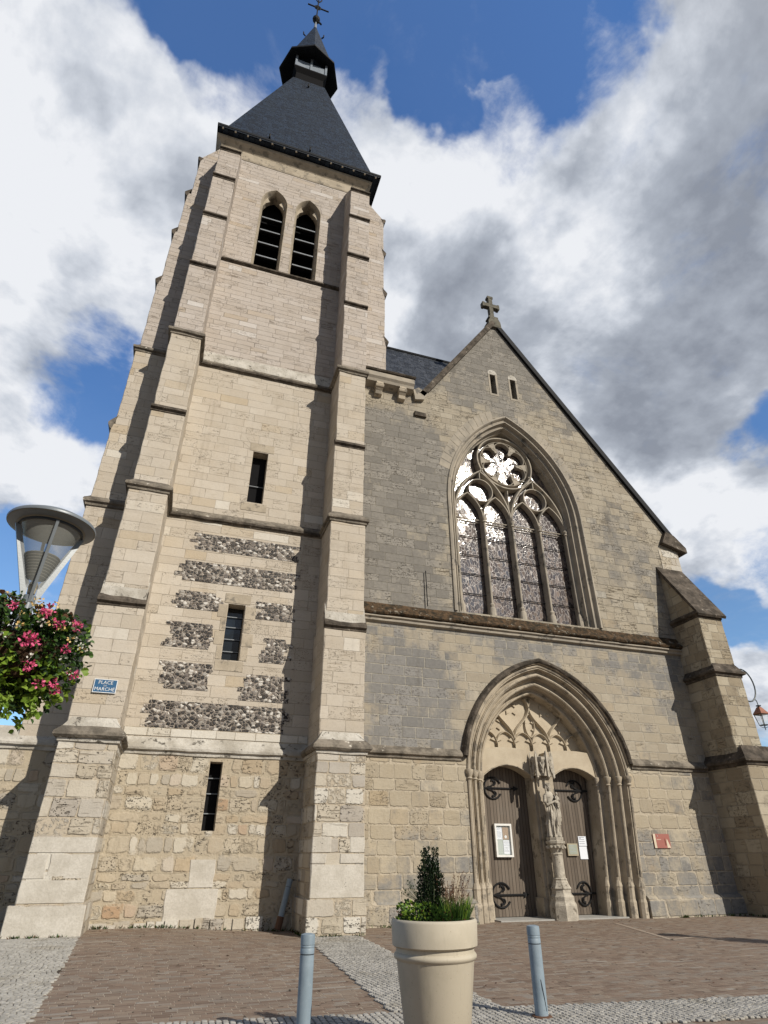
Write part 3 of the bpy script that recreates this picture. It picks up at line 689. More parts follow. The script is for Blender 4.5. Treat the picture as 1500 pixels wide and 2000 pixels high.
for nm_, bb in (('lintel', (.78, 18.765, 8.8, 1.6, 18.80, 9.12)), ('sill', (.74, 18.765, 6.6, 1.6, 18.80, 6.9)), ('lintel', (.9, 18.825, 14.96, 1.8, 18.86, 15.3)), ('sill', (.85, 18.825, 12.35, 1.75, 18.86, 12.66))):
    mb = MB(); mb.box(*bb); part(mb, nm_, M['carved'])
mb = MB()
for k, z in enumerate((6.95, 7.4, 7.85, 8.3)):
    w = .28 if k % 2 else .16
    mb = MB(); mb.box(.89-w, 18.766, z, .888, 18.80, z+.42); part(mb, 'quoin', M['carved'])
    mb = MB(); mb.box(1.462, 18.766, z, 1.462+w+.06, 18.80, z+.42); part(mb, 'quoin', M['carved'])

# ---- spire
AX, AY = 1.42, 22.6
mb = MB()
hw = [(34.36, 4.36), (34.48, 4.40), (34.54, 4.36), (35.4, 3.98), (49.0, 1.12)]
R = [[(AX+(h if sx > 0 else -h)+(0.12*(1-(z < 36))), AY+(h*.98 if sy > 0 else -h*.98), z) for sx, sy in ((-1, -1), (1, -1), (1, 1), (-1, 1))] for z, h in hw]
mb.rings(R, True, True)
spire = part(mb, 'spire', M['slate'])
mb = MB(); d = 4.40
mb.sweep([(AX-d, AY+d), (AX-d, AY-d), (AX+d, AY-d), (AX+d, AY+d)], [(0.0, 34.51), (.03, 34.49), (.03, 34.34), (0, 34.33), (-.02, 34.36)]); part(mb, 'eave_board', M['slate_shaded'], spire)
for i in range(14):
    x = AX-4.15+i*8.3/13
    mb = MB(); mb.lathe([(0.001, 0), (.05, .015), (.055, .05), (.001, .07)], (x, AY-4.32, 34.27), 8); part(mb, 'rafter_end', M['dot'], spire)
for (x, z) in ((-.38, 35.5), (1.85, 35.5), (1.5, 47.6)):
    t = (z-35.4)/(49-35.4); y = AY-(3.98+(1.12-3.98)*t)*.98
    mb = MB(); mb.tube([(x, y+.1, z), (x, y-.14, z-.03), (x, y-.16, z+.16)], .05, 6); part(mb, 'roof_hook', M['iron'], spire)
LX, LY = 1.55, 22.6
mb = MB(); mb.rings([[(LX+sx*h_, LY+sy*h_, z) for sx, sy in ((-1, -1), (1, -1), (1, 1), (-1, 1))] for h_, z in ((1.02, 48.9), (.98, 50.1), (1.2, 50.45), (1.2, 50.6))], True, True)
part(mb, 'lantern_base', M['darkness'], spire)  # neck painted black in place of the shade under the eave
mb = MB(); q = 1.14
mb.box(LX-q, LY-q, 50.6, LX+q, LY-q+.1, 51.55); mb.box(LX-q, LY+q-.1, 50.6, LX+q, LY+q, 51.55); mb.box(LX-q, LY-q+.1, 50.6, LX-q+.1, LY+q-.1, 51.55); mb.box(LX+q-.1, LY-q+.1, 50.6, LX+q, LY+q-.1, 51.55)
for sx in (-1, 0, 1):
    for sy in (-1, 1): mb.box(LX+sx*(q-.06)-.075, LY+sy*(q+.0)-.08, 50.55, LX+sx*(q-.06)+.075, LY+sy*q+.08, 52.3)
part(mb, 'lantern_balustrade', M['lead'], spire)
mb = MB(); mb.box(LX-.7, LY-.7, 50.5, LX+.7, LY+.7, 52.4); part(mb, 'lantern_core', M['slate_shaded'], spire)
mb = MB(); mb.lathe([(0.6, 52.3), (2.12, 51.85), (2.22, 51.9), (2.22, 52.08), (2.1, 52.2), (.6, 52.6)], (LX, LY, 0), 8, 0); part(mb, 'lantern_eave', M['slate_shaded'], spire)
mb = MB(); mb.lathe([(2.18, 52.09), (1.72, 53.3), (1.0, 56.4), (.10, 60.3)], (LX, LY, 0), 8, 0); part(mb, 'lantern_roof', M['slate'], spire)
mb = MB(); mb.lathe([(.13, 60.1), (.09, 61.0), (.05, 61.3)], (LX, LY, 0), 10); part(mb, 'lead_cap', M['lead'], spire)
for a in (200, 320):
    x = LX+.72*cos(radians(a)); y = LY+.72*sin(radians(a)); mb = MB(); mb.tube([(x, y, 57.7), (x*1.0+.18*cos(radians(a)), y+.18*sin(radians(a)), 57.75), (x+.2*cos(radians(a)), y+.2*sin(radians(a)), 58.05)], .055, 6); part(mb, 'roof_hook', M['iron'], spire)
mb = MB(); mb.tube([(LX, LY, 61.2), (LX, LY, 68.5)], .055, 6)
mb.lathe([(.02, 61.35), (.26, 61.6), (.32, 61.85), (.2, 62.1), (.03, 62.35)], (LX, LY, 0), 10)
mb.tube([(LX-.85, LY, 64.1), (LX+.95, LY, 64.1)], .06, 6)
for s in (-1, 1):
    mb.tube([(LX+s*.26*cos(t), LY, 64.1+.30*sin(t)) for t in [pi*i/8-pi/2 for i in range(9)]], .05, 6)
    mb.tube([(LX+s*(.05+.22*sin(pi*i/8)), LY, 65.2+i*.16) for i in range(9)], .05, 6)
mb.tube([(LX-.1, LY, 61.6), (LX+.28, LY-.05, 61.35), (LX+.42, LY-.1, 61.05)], .08, 6)
# weathercock at the very top
mb.yz([(LY, 66.6), (LY+.02, 66.6), (LY+.02, 67.3), (LY, 67.3)], LX-.5, LX+.5)
part(mb, 'finial_cross', M['iron'], spire)

# ================================================================ NAVE FRONT
NX, NY = 12.15, 18.8
PA, PS, PH = 3.10, 3.95, 3.80      # portal half width, spring, rise
WA, WS, WH = 3.08, 14.40, 4.90     # window
outline = [(5.02, -.3), (9.05, -.3)] 
pr_ = arch(NX, PA, PS, PH, -.3, 0, 16)
outline = [(5.04, -.3)] + pr_ + [(20.2, -.3), (20.2, 13.95), (12.2, 25.45), (8.15, 19.55), (5.04, 19.3)]
mb = MB()
slits = [[(11.61, 20.72), (11.91, 20.72), (11.91, 21.93), (11.61, 21.93)], [(12.70, 20.68), (13.0, 20.68), (13.0, 21.90), (12.70, 21.90)]]
mb.holed(outline, [arch(NX, WA, WS, WH, 9.5, 0, 16)] + slits, NY, NY+1.1)
nave = part(mb, 'nave_wall', M['nave_up'])
me = nave.data
bm = bmesh.new(); bm.from_mesh(me)
for zc in (4.42, 8.95):
    bmesh.ops.bisect_plane(bm, geom=bm.verts[:]+bm.edges[:]+bm.faces[:], plane_co=(0, 0, zc), plane_no=(0, 0, 1))
for f in bm.faces:
    z = f.calc_center_median().z; f.material_index = 0 if z > 8.95 else 1 if z > 4.42 else 2
bm.to_mesh(me); bm.free(); me.materials.append(M['nave_mid']); me.materials.append(M['nave_low'])
# plinth with sloping top
mb = MB()
for x0, x1 in ((5.14, 9.02), (15.02, 19.0)):
    mb = MB(); mb.yz([(18.81, -.3), (18.62, -.3), (18.62, .50), (18.70, .58), (18.81, .62)], x0, x1); part(mb, 'plinth', M['nave_low'])
# big mossy ledge under the window
mb = MB(); mb.sweep([(5.07, NY), (18.95, NY)], [(-.05, 9.52), (.18, 9.16), (.27, 9.09), (.29, 9.02), (.25, 8.97), (.17, 8.94), (.14, 8.86), (-.01, 8.80)], jit=.05, step=.11)
part(mb, 'window_ledge', M['moss'])
mb = MB(); mb.sweep([(5.07, NY), (18.95, NY)], [(0, 8.93), (.20, 8.925), (.20, 8.88), (.13, 8.84), (.12, 8.76), (0, 8.72)], jit=.008); part(mb, 'ledge_moulding', M['carved_grey'])
# string at portal spring
for x0, x1 in ((5.1, 8.86), (15.44, 18.92)):
    mb = MB(); mb.sweep([(x0, NY), (x1, NY)], [(-.02, 4.72), (.10, 4.58), (.145, 4.52), (.14, 4.46), (.06, 4.42), (.05, 4.35), (-.01, 4.33)], jit=.016, step=.15); part(mb, 'string_course', M['ledge'])
# old voussoirs showing round the window arch
mb = MB(); a_out = arch(NX, WA, WS, WH, None, -.62, 18); a_in = arch(NX, WA, WS, WH, None, -.02, 18)
for i in range(len(a_in)-1):
    if i == 18: part(mb, 'voussoir', M['carved_grey']); mb = MB()
    if 3 < i < 16 or 19 < i < 33:
        e = .05; p, q, r_, s_ = a_in[i], a_in[i+1], a_out[i+1], a_out[i]
        mb.xz([(p[0]*(1-e)+q[0]*e, p[1]*(1-e)+q[1]*e), (q[0]*(1-e)+p[0]*e, q[1]*(1-e)+p[1]*e), (r_[0]*(1-e)+s_[0]*e, r_[1]*(1-e)+s_[1]*e), (s_[0]*(1-e)+r_[0]*e, s_[1]*(1-e)+r_[1]*e)], 18.792, 18.83)
part(mb, 'voussoir', M['carved_grey'])
for cx_, zt_, zb_ in ((11.76, 21.93, 20.72), (12.85, 21.90, 20.68)):
    mb = MB(); mb.holed(rect(cx_-.24, zb_-.12, cx_+.24, zt_), [rect(cx_-.148, zb_, cx_+.148, zt_-.002)], 18.785, 18.84)
    w = part(mb, 'attic_slit', M['carved_grey']); mb = MB(); mb.xz([(cx_-.25, zt_)]+[(cx_-.25*cos(pi*i/8), zt_+.06+.24*sin(pi*i/8)) for i in range(9)]+[(cx_+.25, zt_)], 18.782, 18.84); part(mb, 'head_stone', M['ledge_pale'], w)
    mb = MB(); mb.box(cx_-.2, 19.25, zb_, cx_+.2, 19.3, zt_); part(mb, 'backing', M['darkness'], w)  # near black sheet painted as the attic's dark depth
# stray projecting putlog stone and lightning rod hook
mb = MB(); mb.rbox(7.6, 18.70, 18.30, 8.15, 18.82, 18.52); part(mb, 'corbel_stone', M['ledge_dark'])
mb = MB(); mb.tube([(7.85, 18.7, 9.5), (7.83, 18.72, 10.9)], .02, 5); part(mb, 'iron_rod', M['iron'])

# ---- gable coping, kneeler, cross
def slope_box(p0, p1, w0, w1, y0, y1):
    d = (Vector(p1)-Vector(p0)).normalized(); n = Vector((-d.y, d.x))
    if n.y < 0: n = -n
    P0, P1 = Vector(p0), Vector(p1)
    return [tuple(P0+n*w0), tuple(P1+n*w0), tuple(P1+n*w1), tuple(P0+n*w1)]
mb = MB()
mb.xz(slope_box((12.2, 25.45), (20.3, 13.8), -.02, .22, 0, 0), 18.66, 19.5)
part(mb, 'gable_coping', M['slate_shaded'])
mb = MB(); mb.xz(slope_box((12.2, 25.47), (8.05, 19.42), -.02, .24, 0, 0), 18.62, 19.5); part(mb, 'gable_coping', M['ledge_dark'])
mb = MB(); mb.xz([(19.35, 13.9), (20.62, 13.55), (20.62, 13.8), (20.1, 14.35), (19.7, 14.5)], 18.58, 19.6); part(mb, 'kneeler', M['ledge_dark'])
mb = MB(); mb.box(19.2, 18.78, 12.2, 20.24, 19.9, 13.62); part(mb, 'kneeler_block', M['pale_blocks'])
mb = MB(); mb.xz([(7.62, 19.12), (8.05, 19.22), (8.25, 19.62), (7.8, 19.85), (7.55, 19.65)], 18.62, 19.4); part(mb, 'kneeler', M['carved_grey'])
cz = 25.6
mb = MB(); mb.xz([(11.85, cz-.35), (12.57, cz-.35), (12.54, cz+.05), (12.38, cz+.38), (12.03, cz+.38), (11.87, cz+.05)], 18.65, 19.15)
mb.box(11.95, 18.70, cz+.36, 12.47, 19.1, cz+.46)
mb.box(12.10, 18.80, cz+.48, 12.32, 19.02, 27.65); mb.box(11.78, 18.79, 26.88, 12.64, 19.03, 27.12)
for (x, z) in ((11.78, 27.0), (12.64, 27.0)): mb.box(x-.06, 18.785, z-.16, x+.06, 19.035, z+.16)
mb.box(12.05, 18.785, 27.55, 12.37, 19.035, 27.70)
part(mb, 'gable_cross', M['oldcross'])

# ---- eaves gutter between tower and gable
mb = MB(); mb.sweep([(5.25, 18.8), (7.5, 18.8)], [(-.1, 20.05), (.42, 20.02), (.46, 19.9), (.46, 19.72), (.38, 19.62), (.34, 19.5), (.05, 19.42), (-.01, 19.4)]); g_ = part(mb, 'eaves_cornice', M['carved_grey'])
mb = MB(); mb.sweep([(5.2, 18.8), (7.55, 18.8)], [(-.1, 20.14), (.5, 20.12), (.54, 20.06), (.5, 20.0), (-.1, 20.03)]); part(mb, 'gutter', M['ledge_dark'], g_)
for x in (5.92, 6.98):
    mb = MB(); mb.yz([(18.81, 19.5), (18.42, 19.5), (18.38, 19.35), (18.46, 19.2), (18.56, 19.1), (18.6, 18.95), (18.81, 18.9)], x-.15, x+.15)
    mb.tube([(x-.18, 18.5, 19.3), (x+.18, 18.5, 19.3)], .11, 10); part(mb, 'modillion', M['carved'], g_)

# ---- roofs and body
mb = MB(); mb.yz([(18.9, 19.9), (22.0, 25.45), (25.2, 19.9)], 5.06, 12.2); part(mb, 'cross_roof', M['slate_old'])
mb = MB(); mb.tube([(5.06, 22.0, 25.47), (11.6, 22.0, 25.47)], .09, 8); part(mb, 'roof_ridge', M['slate_shaded'])
mb = MB(); mb.xz([(20.1, 13.8), (12.2, 25.25), (8.1, 19.35), (7.2, 18.0), (7.2, 13.8)], 20.0, 55); part(mb, 'nave_roof', M['slate_old'])
mb = MB(); mb.box(5.06, 19.85, -.3, 6.0, 55, 18.0); mb.box(19.3, 19.85, -.3, 20.18, 55, 13.9); mb.box(6, 54, -.3, 19.3, 55, 14.5)
mb.box(-2.4, 26.4, -.3, 5.0, 55, 12)
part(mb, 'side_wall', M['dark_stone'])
mb = MB(); mb.xz([(-2.6, 12), (5.05, 12), (5.05, 17)], 26.5, 55); part(mb, 'aisle_roof', M['slate_old'])
mb = MB(); mb.box(6.2, 21.6, -.2, 19.2, 21.7, 19.0); part(mb, 'interior_dark_sheet', M['darkness'])  # dark sheet added in place of the unlit nave interior

# ---- right corner buttress
mb = MB()
RB = [(-.3, 4.6, 17.0, 18.82, 20.75), (4.6, 7.75, 17.3, 18.88, 20.12), (7.75, 10.1, 17.4, 18.92, 20.08)]
for i, (z0, z1, yf, x0, x1) in enumerate(RB): mb.rbox(x0, yf, z0, x1, 19.0+i*.01, z1)
mb.yz([(17.4, 10.1), (18.98, 12.75), (18.99, 10.1)], 18.93, 20.07)
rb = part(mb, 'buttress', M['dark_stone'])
mb = MB(); n_ = Vector((-2.65, 1.58)).normalized()   # slab roof of the buttress
mb.yz([(17.22, 10.02), (17.28, 9.94), (19.0, 12.78), (19.0, 13.05)], 18.82, 20.2); part(mb, 'weathering', M['ledge_dark'], rb)
for z, yf, x0, x1, ys in ((10.1, 17.4, 18.92, 20.08, 18.8), (7.75, 17.3, 18.88, 20.12, 18.8), (4.6, 17.0, 18.82, 20.75, 18.8)):
    mb = MB(); up = .1 if z > 10 else .5
    path = [(x0, 18.8), (x0, yf), (x1, yf), (x1, 18.8)]
    mb.sweep(path, [(-.2, z+up), (.05, z+.1), (.13, z+.02), (.13, z-.06), (.04, z-.1), (.03, z-.18), (-.02, z-.2)], jit=.02, step=.15); part(mb, 'drip_course', M['ledge_dark'], rb)

# ---- nave window
def loft_arch(cx, a, zs, h, z0, prof, n=18):
    mb = MB(); mb.rings([[(x, y, z) for (x, z) in arch(cx, a, zs, h, z0, d, n)] for d, y in prof]); return mb
mb = loft_arch(NX, WA, WS, WH, 9.5, [(-.12, 18.80), (-.11, 18.74), (-.04, 18.72), (0.0, 18.77), (.03, 18.86), (.10, 18.88), (.12, 18.84), (.16, 18.84), (.18, 18.92), (.20, 19.02), (.27, 19.06), (.29, 19.02), (.33, 19.02), (.35, 19.1), (.37, 19.24), (.42, 19.28), (.42, 19.9)])
NW = part(mb, 'nave_window', M['carved_grey'], smooth=28)
ia = WA-.42
mb = MB(); mb.holed(arch(NX, WA, WS, WH, 9.45, .38, 18), [], 19.60, 19.63); part(mb, 'stained_glass', M['stained'], NW)
Y0, Y1 = 19.28, 19.56
zsp = 13.95
for i, x in enumerate((10.82, 12.15, 13.48)):
    mb = MB(); mb.rings([[(x+o, y, z) for o, y in ((-.08, Y1), (-.08, 19.43), (-.035, Y0+.04), (.035, Y0+.04), (.08, 19.43), (.08, Y1))] for z in (9.5, 14.0)], True, True)
    mb.tube([(x, Y0+.02, 9.5), (x, Y0+.02, 14.0)], .055, 10)
    mb.lathe([(.055, 13.78), (.10, 13.82), (.07, 13.88), (.11, 13.98), (.12, 14.05), (.05, 14.06)], (x, Y0+.02, 0), 10)
    mb.lathe([(.14, 9.5), (.14, 9.95), (.09, 10.02), (.11, 10.12), (.055, 10.2)], (x, Y0+.02, 0), 8)
    part(mb, 'mullion', M['carved_grey'], NW, smooth=40)
for s in (-1, 1):
    x = NX+s*2.62
    mb = MB(); mb.tube([(x, Y0+.02, 9.5), (x, Y0+.02, 14.0)], .05, 10); mb.lathe([(.05, 13.78), (.10, 13.82), (.07, 13.88), (.11, 13.98), (.05, 14.06)], (x, Y0+.02, 0), 10); mb.lathe([(.14, 9.5), (.14, 9.95), (.05, 10.2)], (x, Y0+.02, 0), 8)
    part(mb, 'engaged_shaft', M['carved_grey'], NW, smooth=40)
mb = MB()
for cx in (10.155, 11.485, 12.815, 14.145):
    bar(mb, arch(cx, .665, zsp, 1.22, None, 0, 10), .13, Y0+.02, Y1)
for cx in (10.82, 13.48):
    bar(mb, arch(cx, 1.33, zsp, 2.45, None, 0, 14), .16, Y0, Y1)
    bar(mb, circle(cx, 15.42, .56, 36), .12, Y0+.03, Y1, True)
    bar(mb, [(cx, 15.98), (cx, 16.4)], .12, Y0+.03, Y1); 
bar(mb, circle(NX, 17.12, 1.36, 60), .17, Y0, Y1, True)
bar(mb, circle(NX, 17.12, 1.17, 60), .07, Y0+.06, Y1, True)
for k in range(6):
    t = radians(90+60*k); c = (NX+.72*cos(t), 17.12+.72*sin(t))
    bar(mb, circle(c[0], c[1], .43, 16, t-radians(118), t+radians(118)), .075, Y0+.07, Y1)
    t2 = t+radians(30); 
    mb.xz([(NX+1.15*cos(t2-.16), 17.12+1.15*sin(t2-.16)), (NX+1.15*cos(t2+.16), 17.12+1.15*sin(t2+.16)), (NX+.60*cos(t2+.05), 17.12+.60*sin(t2+.05)), (NX+.60*cos(t2-.05), 17.12+.60*sin(t2-.05))][::-1], Y0+.08, Y1-.02)
bar(mb, [(10.82, 16.38), (11.0, 16.6)], .13, Y0, Y1); bar(mb, [(13.48, 16.38), (13.3, 16.6)], .13, Y0, Y1)
bar(mb, [(NX-.02, 14.0), (NX-.02, 14.6), (NX+.02, 15.78)], .10, Y0+.08, Y1)
part(mb, 'tracery', M['carved_grey'], NW, smooth=35)
for z in (10.6, 11.45, 12.3, 13.15):
    for cx in (10.155, 11.485, 12.815, 14.145):
        mb = MB(); mb.tube([(cx-.62, 19.54, z), (cx+.62, 19.54, z)], .018, 6); part(mb, 'glazing_bar', M['iron'], NW)
for cx in (10.155, 11.485, 12.815, 14.145):
    mb = MB(); mb.tube([(cx-.62, 19.5, 13.98), (cx+.62, 19.5, 13.98)], .03, 6); mb.tube([(cx-.62, 19.5, 13.86), (cx+.62, 19.5, 13.86)], .022, 6); part(mb, 'saddle_bar', M['carved_grey'], NW)
# curved leads in the rose
mb = MB()
for t in (10, 80, 150, 220, 290):
    t = radians(t); mb.tube([(NX+.25*cos(t), 19.57, 17.12+.25*sin(t)), (NX+.7*cos(t+.25), 19.56, 17.12+.7*sin(t+.25)), (NX+1.1*cos(t), 19.57, 17.12+1.1*sin(t))], .018, 5)
part(mb, 'lead_came', M['iron'], NW)

# ---- portal
pp = [(-.02, 18.80), (-.01, 18.745), (.04, 18.72), (.08, 18.74), (.09, 18.80), (.11, 18.80), (.115, 18.77), (.14, 18.77), (.15, 18.86), (.18, 18.96), (.24, 19.0), (.28, 18.98), (.285, 18.93), (.31, 18.93), (.315, 18.89), (.36, 18.875), (.40, 18.90), (.41, 18.97), (.44, 18.98), (.445, 19.08), (.48, 19.19), (.55, 19.24), (.59, 19.22), (.595, 19.17), (.62, 19.17), (.625, 19.13), (.67, 19.11), (.71, 19.14), (.715, 19.22), (.74, 19.23), (.745, 19.36), (.78, 19.46), (.85, 19.50), (.88, 19.48), (.89, 19.44), (.93, 19.43), (.965, 19.46), (.98, 19.56), (1.0, 20.3)]
pp = [(d*.89, y) for d, y in pp]
mb = loft_arch(NX, PA, PS, PH, -.2, pp, 22)
PT = part(mb, 'portal', M['carved'], smooth=28)
mb = MB(); prof = [(-.02, 18.80), (-.04, 18.64), (-.09, 18.58), (-.16, 18.57), (-.21, 18.62), (-.24, 18.80)]
def hood(prof, jit):
    mb = MB(); c0 = arch(NX, PA, PS, PH, None, 0, 60); keep = [i for i, p_ in enumerate(c0) if p_[1] > 4.42]
    rings = []
    for j, (d, y) in enumerate(prof):
        A = arch(NX, PA, PS, PH, None, d, 60); rings.append([(A[i][0], y+(mnoise.noise(Vector((A[i][0]*3, y*9, A[i][1]*3)))*jit if 0 < j < len(prof)-1 else 0), A[i][1]) for i in keep])
    mb.rings(rings); return mb
part(hood(prof, .03), 'hood_mould', M['ledge_dark'], PT, smooth=40)
part(hood([(-.015, 18.79), (-.03, 18.66), (-.075, 18.62), (-.09, 18.60)], 0), 'hood_fillet', M['carved'], PT, smooth=40)
for s in (-1, 1):
    # capitals and moulded bases on the shafts of the jambs
    mb = MB()
    for (d, y, r) in ((.05, 18.78, .075), (.32, 18.95, .075), (.60, 19.19, .075), (.83, 19.49, .06)):
        x = NX+s*(PA-d)
        mb.lathe([(r*.9, 3.80), (r*1.35, 3.84), (r, 3.88), (r*1.5, 3.96), (r*1.75, 4.05), (r*1.75, 4.10), (r, 4.12)], (x, y, 0), 10)
    part(mb, 'capital', M['carved'], PT, smooth=50)
    mb = MB()
    for (d, y, r) in ((.05, 18.80, .12), (.32, 18.97, .12), (.60, 19.2, .12), (.82, 19.5, .10)):
        x = NX+s*(PA-d)
        mb.lathe([(r*1.2, -.2), (r*1.2, .42), (r*.95, .50), (r*.95, .80), (r*1.05, .85), (r*.8, .95), (r*.62, 1.02), (r*.6, 1.1)], (x, y, 0), 8, pi/8)
    part(mb, 'shaft_base', M['carved'], PT)
# tympanum with blind net tracery
Yt = 19.86
mb = MB(); mb.holed(clip_arch(arch(NX, PA, PS, PH, None, .86, 24), 4.6), [], Yt, Yt+.2); TY = part(mb, 'tympanum', M['carved_in'], PT)
def inside(x, z, m_=.0):
    r = (PA*PA+PH*PH)/(2*PA); o = r-PA; R = r-.88-m_
    return (x-NX-o)**2+(z-PS)**2 < R*R and (x-NX+o)**2+(z-PS)**2 < R*R
mb = MB(); p = .70
def ribs(path, w=.085, y0=Yt-.11):
    run = []
    for q in path + [None]:
        if q and inside(*q): run.append(q)
        else:
            if len(run) > 2: bar(mb, run, w, y0, Yt+.02, front=.2)
            run = []
for k in range(-3, 3):
    cx = NX+(k+.5)*p
    ribs(arch(cx, p/2, 5.12, .42, 4.95, 0, 8), .075)
# net of ogee ribs crossing upward, with daggers in its meshes
z0 = 5.30
for k in range(-4, 4):
    for s in (-1, 1):
        path = []
        for i in range(49):
            t = i/48*2.4; path.append((NX+.7+k*1.4 + s*(t*.62 - .075*sin(2*pi*t/1.13)), z0+t))
        ribs(path, .105, Yt-.15)
for j in range(4):
    for k in range(-3, 4):
        cx = NX+k*1.4+(.7 if j % 2 else 0); zc = z0+.50+j*1.13*.5*1.0
        P_ = [(cx+.20*sin(2*pi*i/24)*(1.0 if cos(2*pi*i/24) < 0 else .8), zc+.02-.44*cos(2*pi*i/24)*-1*-1) for i in range(24)]
        P_ = [(cx+.19*sin(2*pi*i/24)*abs(sin(2*pi*i/24))**.3, zc-.40*cos(2*pi*i/24)) for i in range(24)]
        if all(inside(x, z, .03) for x, z in P_): bar(mb, P_, .065, Yt-.09, Yt+.02, True, front=.25)
        for s in (-1, 1):
            for dz in (-.14, .12):
                x = cx+s*.13; z = zc+dz
                if inside(x, z, .12): mb.xz([(x+s*.06, z-.07), (x+s*.06, z+.07), (x-s*.07, z+.01)][::s], Yt-.05, Yt)
for k in range(-3, 3):           # little cusps
    cx = NX+(k+.5)*p
    for s in (-1, 1):
        x = cx+s*.25
        if inside(x, 5.3): mb.xz([(x+s*.06, 5.20), (x+s*.04, 5.38), (x-s*.13, 5.27)][::s], Yt-.06, Yt)
part(mb, 'blind_tracery', M['carved_in'], PT, smooth=40)
# segmental lintels over the two doors
for cx, hw_ in ((10.90, .94), (13.50, .94)):
    zt = 4.86; top = [(cx-hw_*1.12+i*hw_*2.24/10, zt+.10*(1-((i-5)/5)**2)) for i in range(11)]
    bot = [(cx+hw_-i*hw_*2/10, 4.02+.36*(1-((i-5)/5)**2)) for i in range(11)]
    mb = MB(); mb.xz(top+[(cx+hw_*1.12, 4.0)]+bot+[(cx-hw_*1.12, 4.0)], 19.48, 19.95); l = part(mb, 'lintel', M['carved_in'], PT)
    mb = MB(); bar(mb, [(q[0], q[1]+.02) for q in bot], .07, 19.44, 19.6); part(mb, 'lintel_moulding', M['carved'], PT)
# trumeau pier, jamb returns, threshold
mb = MB(); mb.box(11.82, 19.48, -.1, 12.62, 20.3, 4.45); mb.box(11.92, 19.40, -.1, 12.52, 19.48, 4.4); mb.box(11.74, 19.5, -.1, 12.70, 20.28, .55)
part(mb, 'door_pier', M['carved'], PT)
mb = MB(); mb.box(9.9, 18.95, -.1, 14.4, 20.35, .035); part(mb, 'threshold', M['sill'], PT)
# doors
for x0, x1, s in ((9.96, 11.82, 1), (12.62, 14.34, -1)):
    mb = MB(); zt = 4.42; mb.box(x0, 20.0, .04, x1, 20.08, zt+.25)
    dr = part(mb, 'door', M['door'])
    mb = MB(); mb.box(x0+.02, 19.975, .05, x1-.02, 20.0, .24); 
    part(mb, 'kickboard', M['door'], dr)
    xh = x0 if s > 0 else x1
    for zc in (.62, 3.70):
        mb = MB(); cx = xh+s*.57; y = 19.975; R_ = .33
        def C3(pts, r=.026): mb.tube([(a, y, b) for a, b in pts], r, 6)
        C3([(cx+s*R_*cos(radians(t)), zc+R_*sin(radians(t))) for t in range(28, 333, 12)], .030)
        C3([(xh+s*.04, zc), (cx+s*.2, zc), (cx+s*.85, zc)], .030)
        mb.xz([(cx+s*.80, zc-.08), (cx+s*.98, zc), (cx+s*.80, zc+.08)][::-s], y-.02, y+.02)
        for q in (-1, 1):   # scrolls of the C hinge
            C3([(cx+s*(-.20+.26*sin(t)*1.0), zc+q*(.03+.20*(1-cos(t))*.5+.03*t)) for t in [i*.35 for i in range(0, 8)]], .024)
            C3([(cx+s*(.02+.10*cos(t)), zc+q*(.17+.075*sin(t))) for t in [i*.5-1.2 for i in range(8)]], .022)
        part(mb, 'strap_hinge', M['iron'], dr, smooth=50)
    if s < 0:
        mb = MB(); mb.lathe([(.001, 0), (.035, .0), (.035, .02), (.001, .022)], (0, 0, 0), 10)
        mb = MB(); mb.box(x0+.18, 19.96, 1.28, x0+.24, 20.0, 1.42); mb.tube([(x0+.21, 19.95, 1.36), (x0+.30, 19.94, 1.34)], .014, 6); part(mb, 'door_handle', M['iron'], dr)

# ---- carved column standing before the pier, with capital and canopy
cx, cy = 12.13, 19.05
mb = MB()
mb.lathe([(.42, -.1), (.42, .38), (.405, .42), (.37, .47), (.36, .50), (.365, .60), (.31, .66), (.295, .70), (.29, .78), (.32, .82), (.29, .86), (.24, .95), (.23, 1.0), (.21, 1.03), (.225, 1.07), (.185, 1.10)], (cx, cy, 0), 8, pi/8)
part(mb, 'column_base', M['statue'], PT)
mb = MB(); mb.lathe([(.175, 1.06), (.17, 1.80)], (cx, cy, 0), 20); part(mb, 'column_shaft', M['statue'], PT, smooth=40)
mb = MB(); mb.lathe([(.17, 1.70), (.20, 1.74), (.17, 1.78), (.20, 1.86), (.27, 1.95), (.29, 1.98), (.25, 2.0), (.30, 2.04), (.31, 2.10), (.26, 2.12), (.27, 2.20), (.24, 2.21)], (cx, cy, 0), 8, pi/8)
random.seed(2)
for k in range(14):
    t = 2*pi*k/14; q = Vector((cx+.27*cos(t), cy+.27*sin(t), 1.93+random.uniform(-.03, .03)))
    mb.lathe([(.001, -.05), (.045, -.02), (.05, .02), (.001, .05)], tuple(q), 6, t)
part(mb, 'column_capital', M['statue'], PT)
mb = MB()       # canopy over the statue: three gabled niches with pinnacles
zc = 4.02
mb.lathe([(.34, zc+.42), (.36, zc+.46), (.40, zc+.52), (.40, zc+.6), (.30, zc+.62)], (cx-.05, 19.22, 0), 6, 0)
for k in range(-3, 4):
    t = radians(270+k*60); 
    px, py = cx-.05+.36*cos(t), 19.22+.36*sin(t)
    mb.box(px-.035, py-.035, zc-.02, px+.035, py+.035, zc+.62); mb.lathe([(.045, 0), (.001, .2)], (px, py, zc+.62), 4, pi/4); mb.lathe([(.001, -.08), (.05, -.03), (.04, 0)], (px, py, zc-.0), 6)
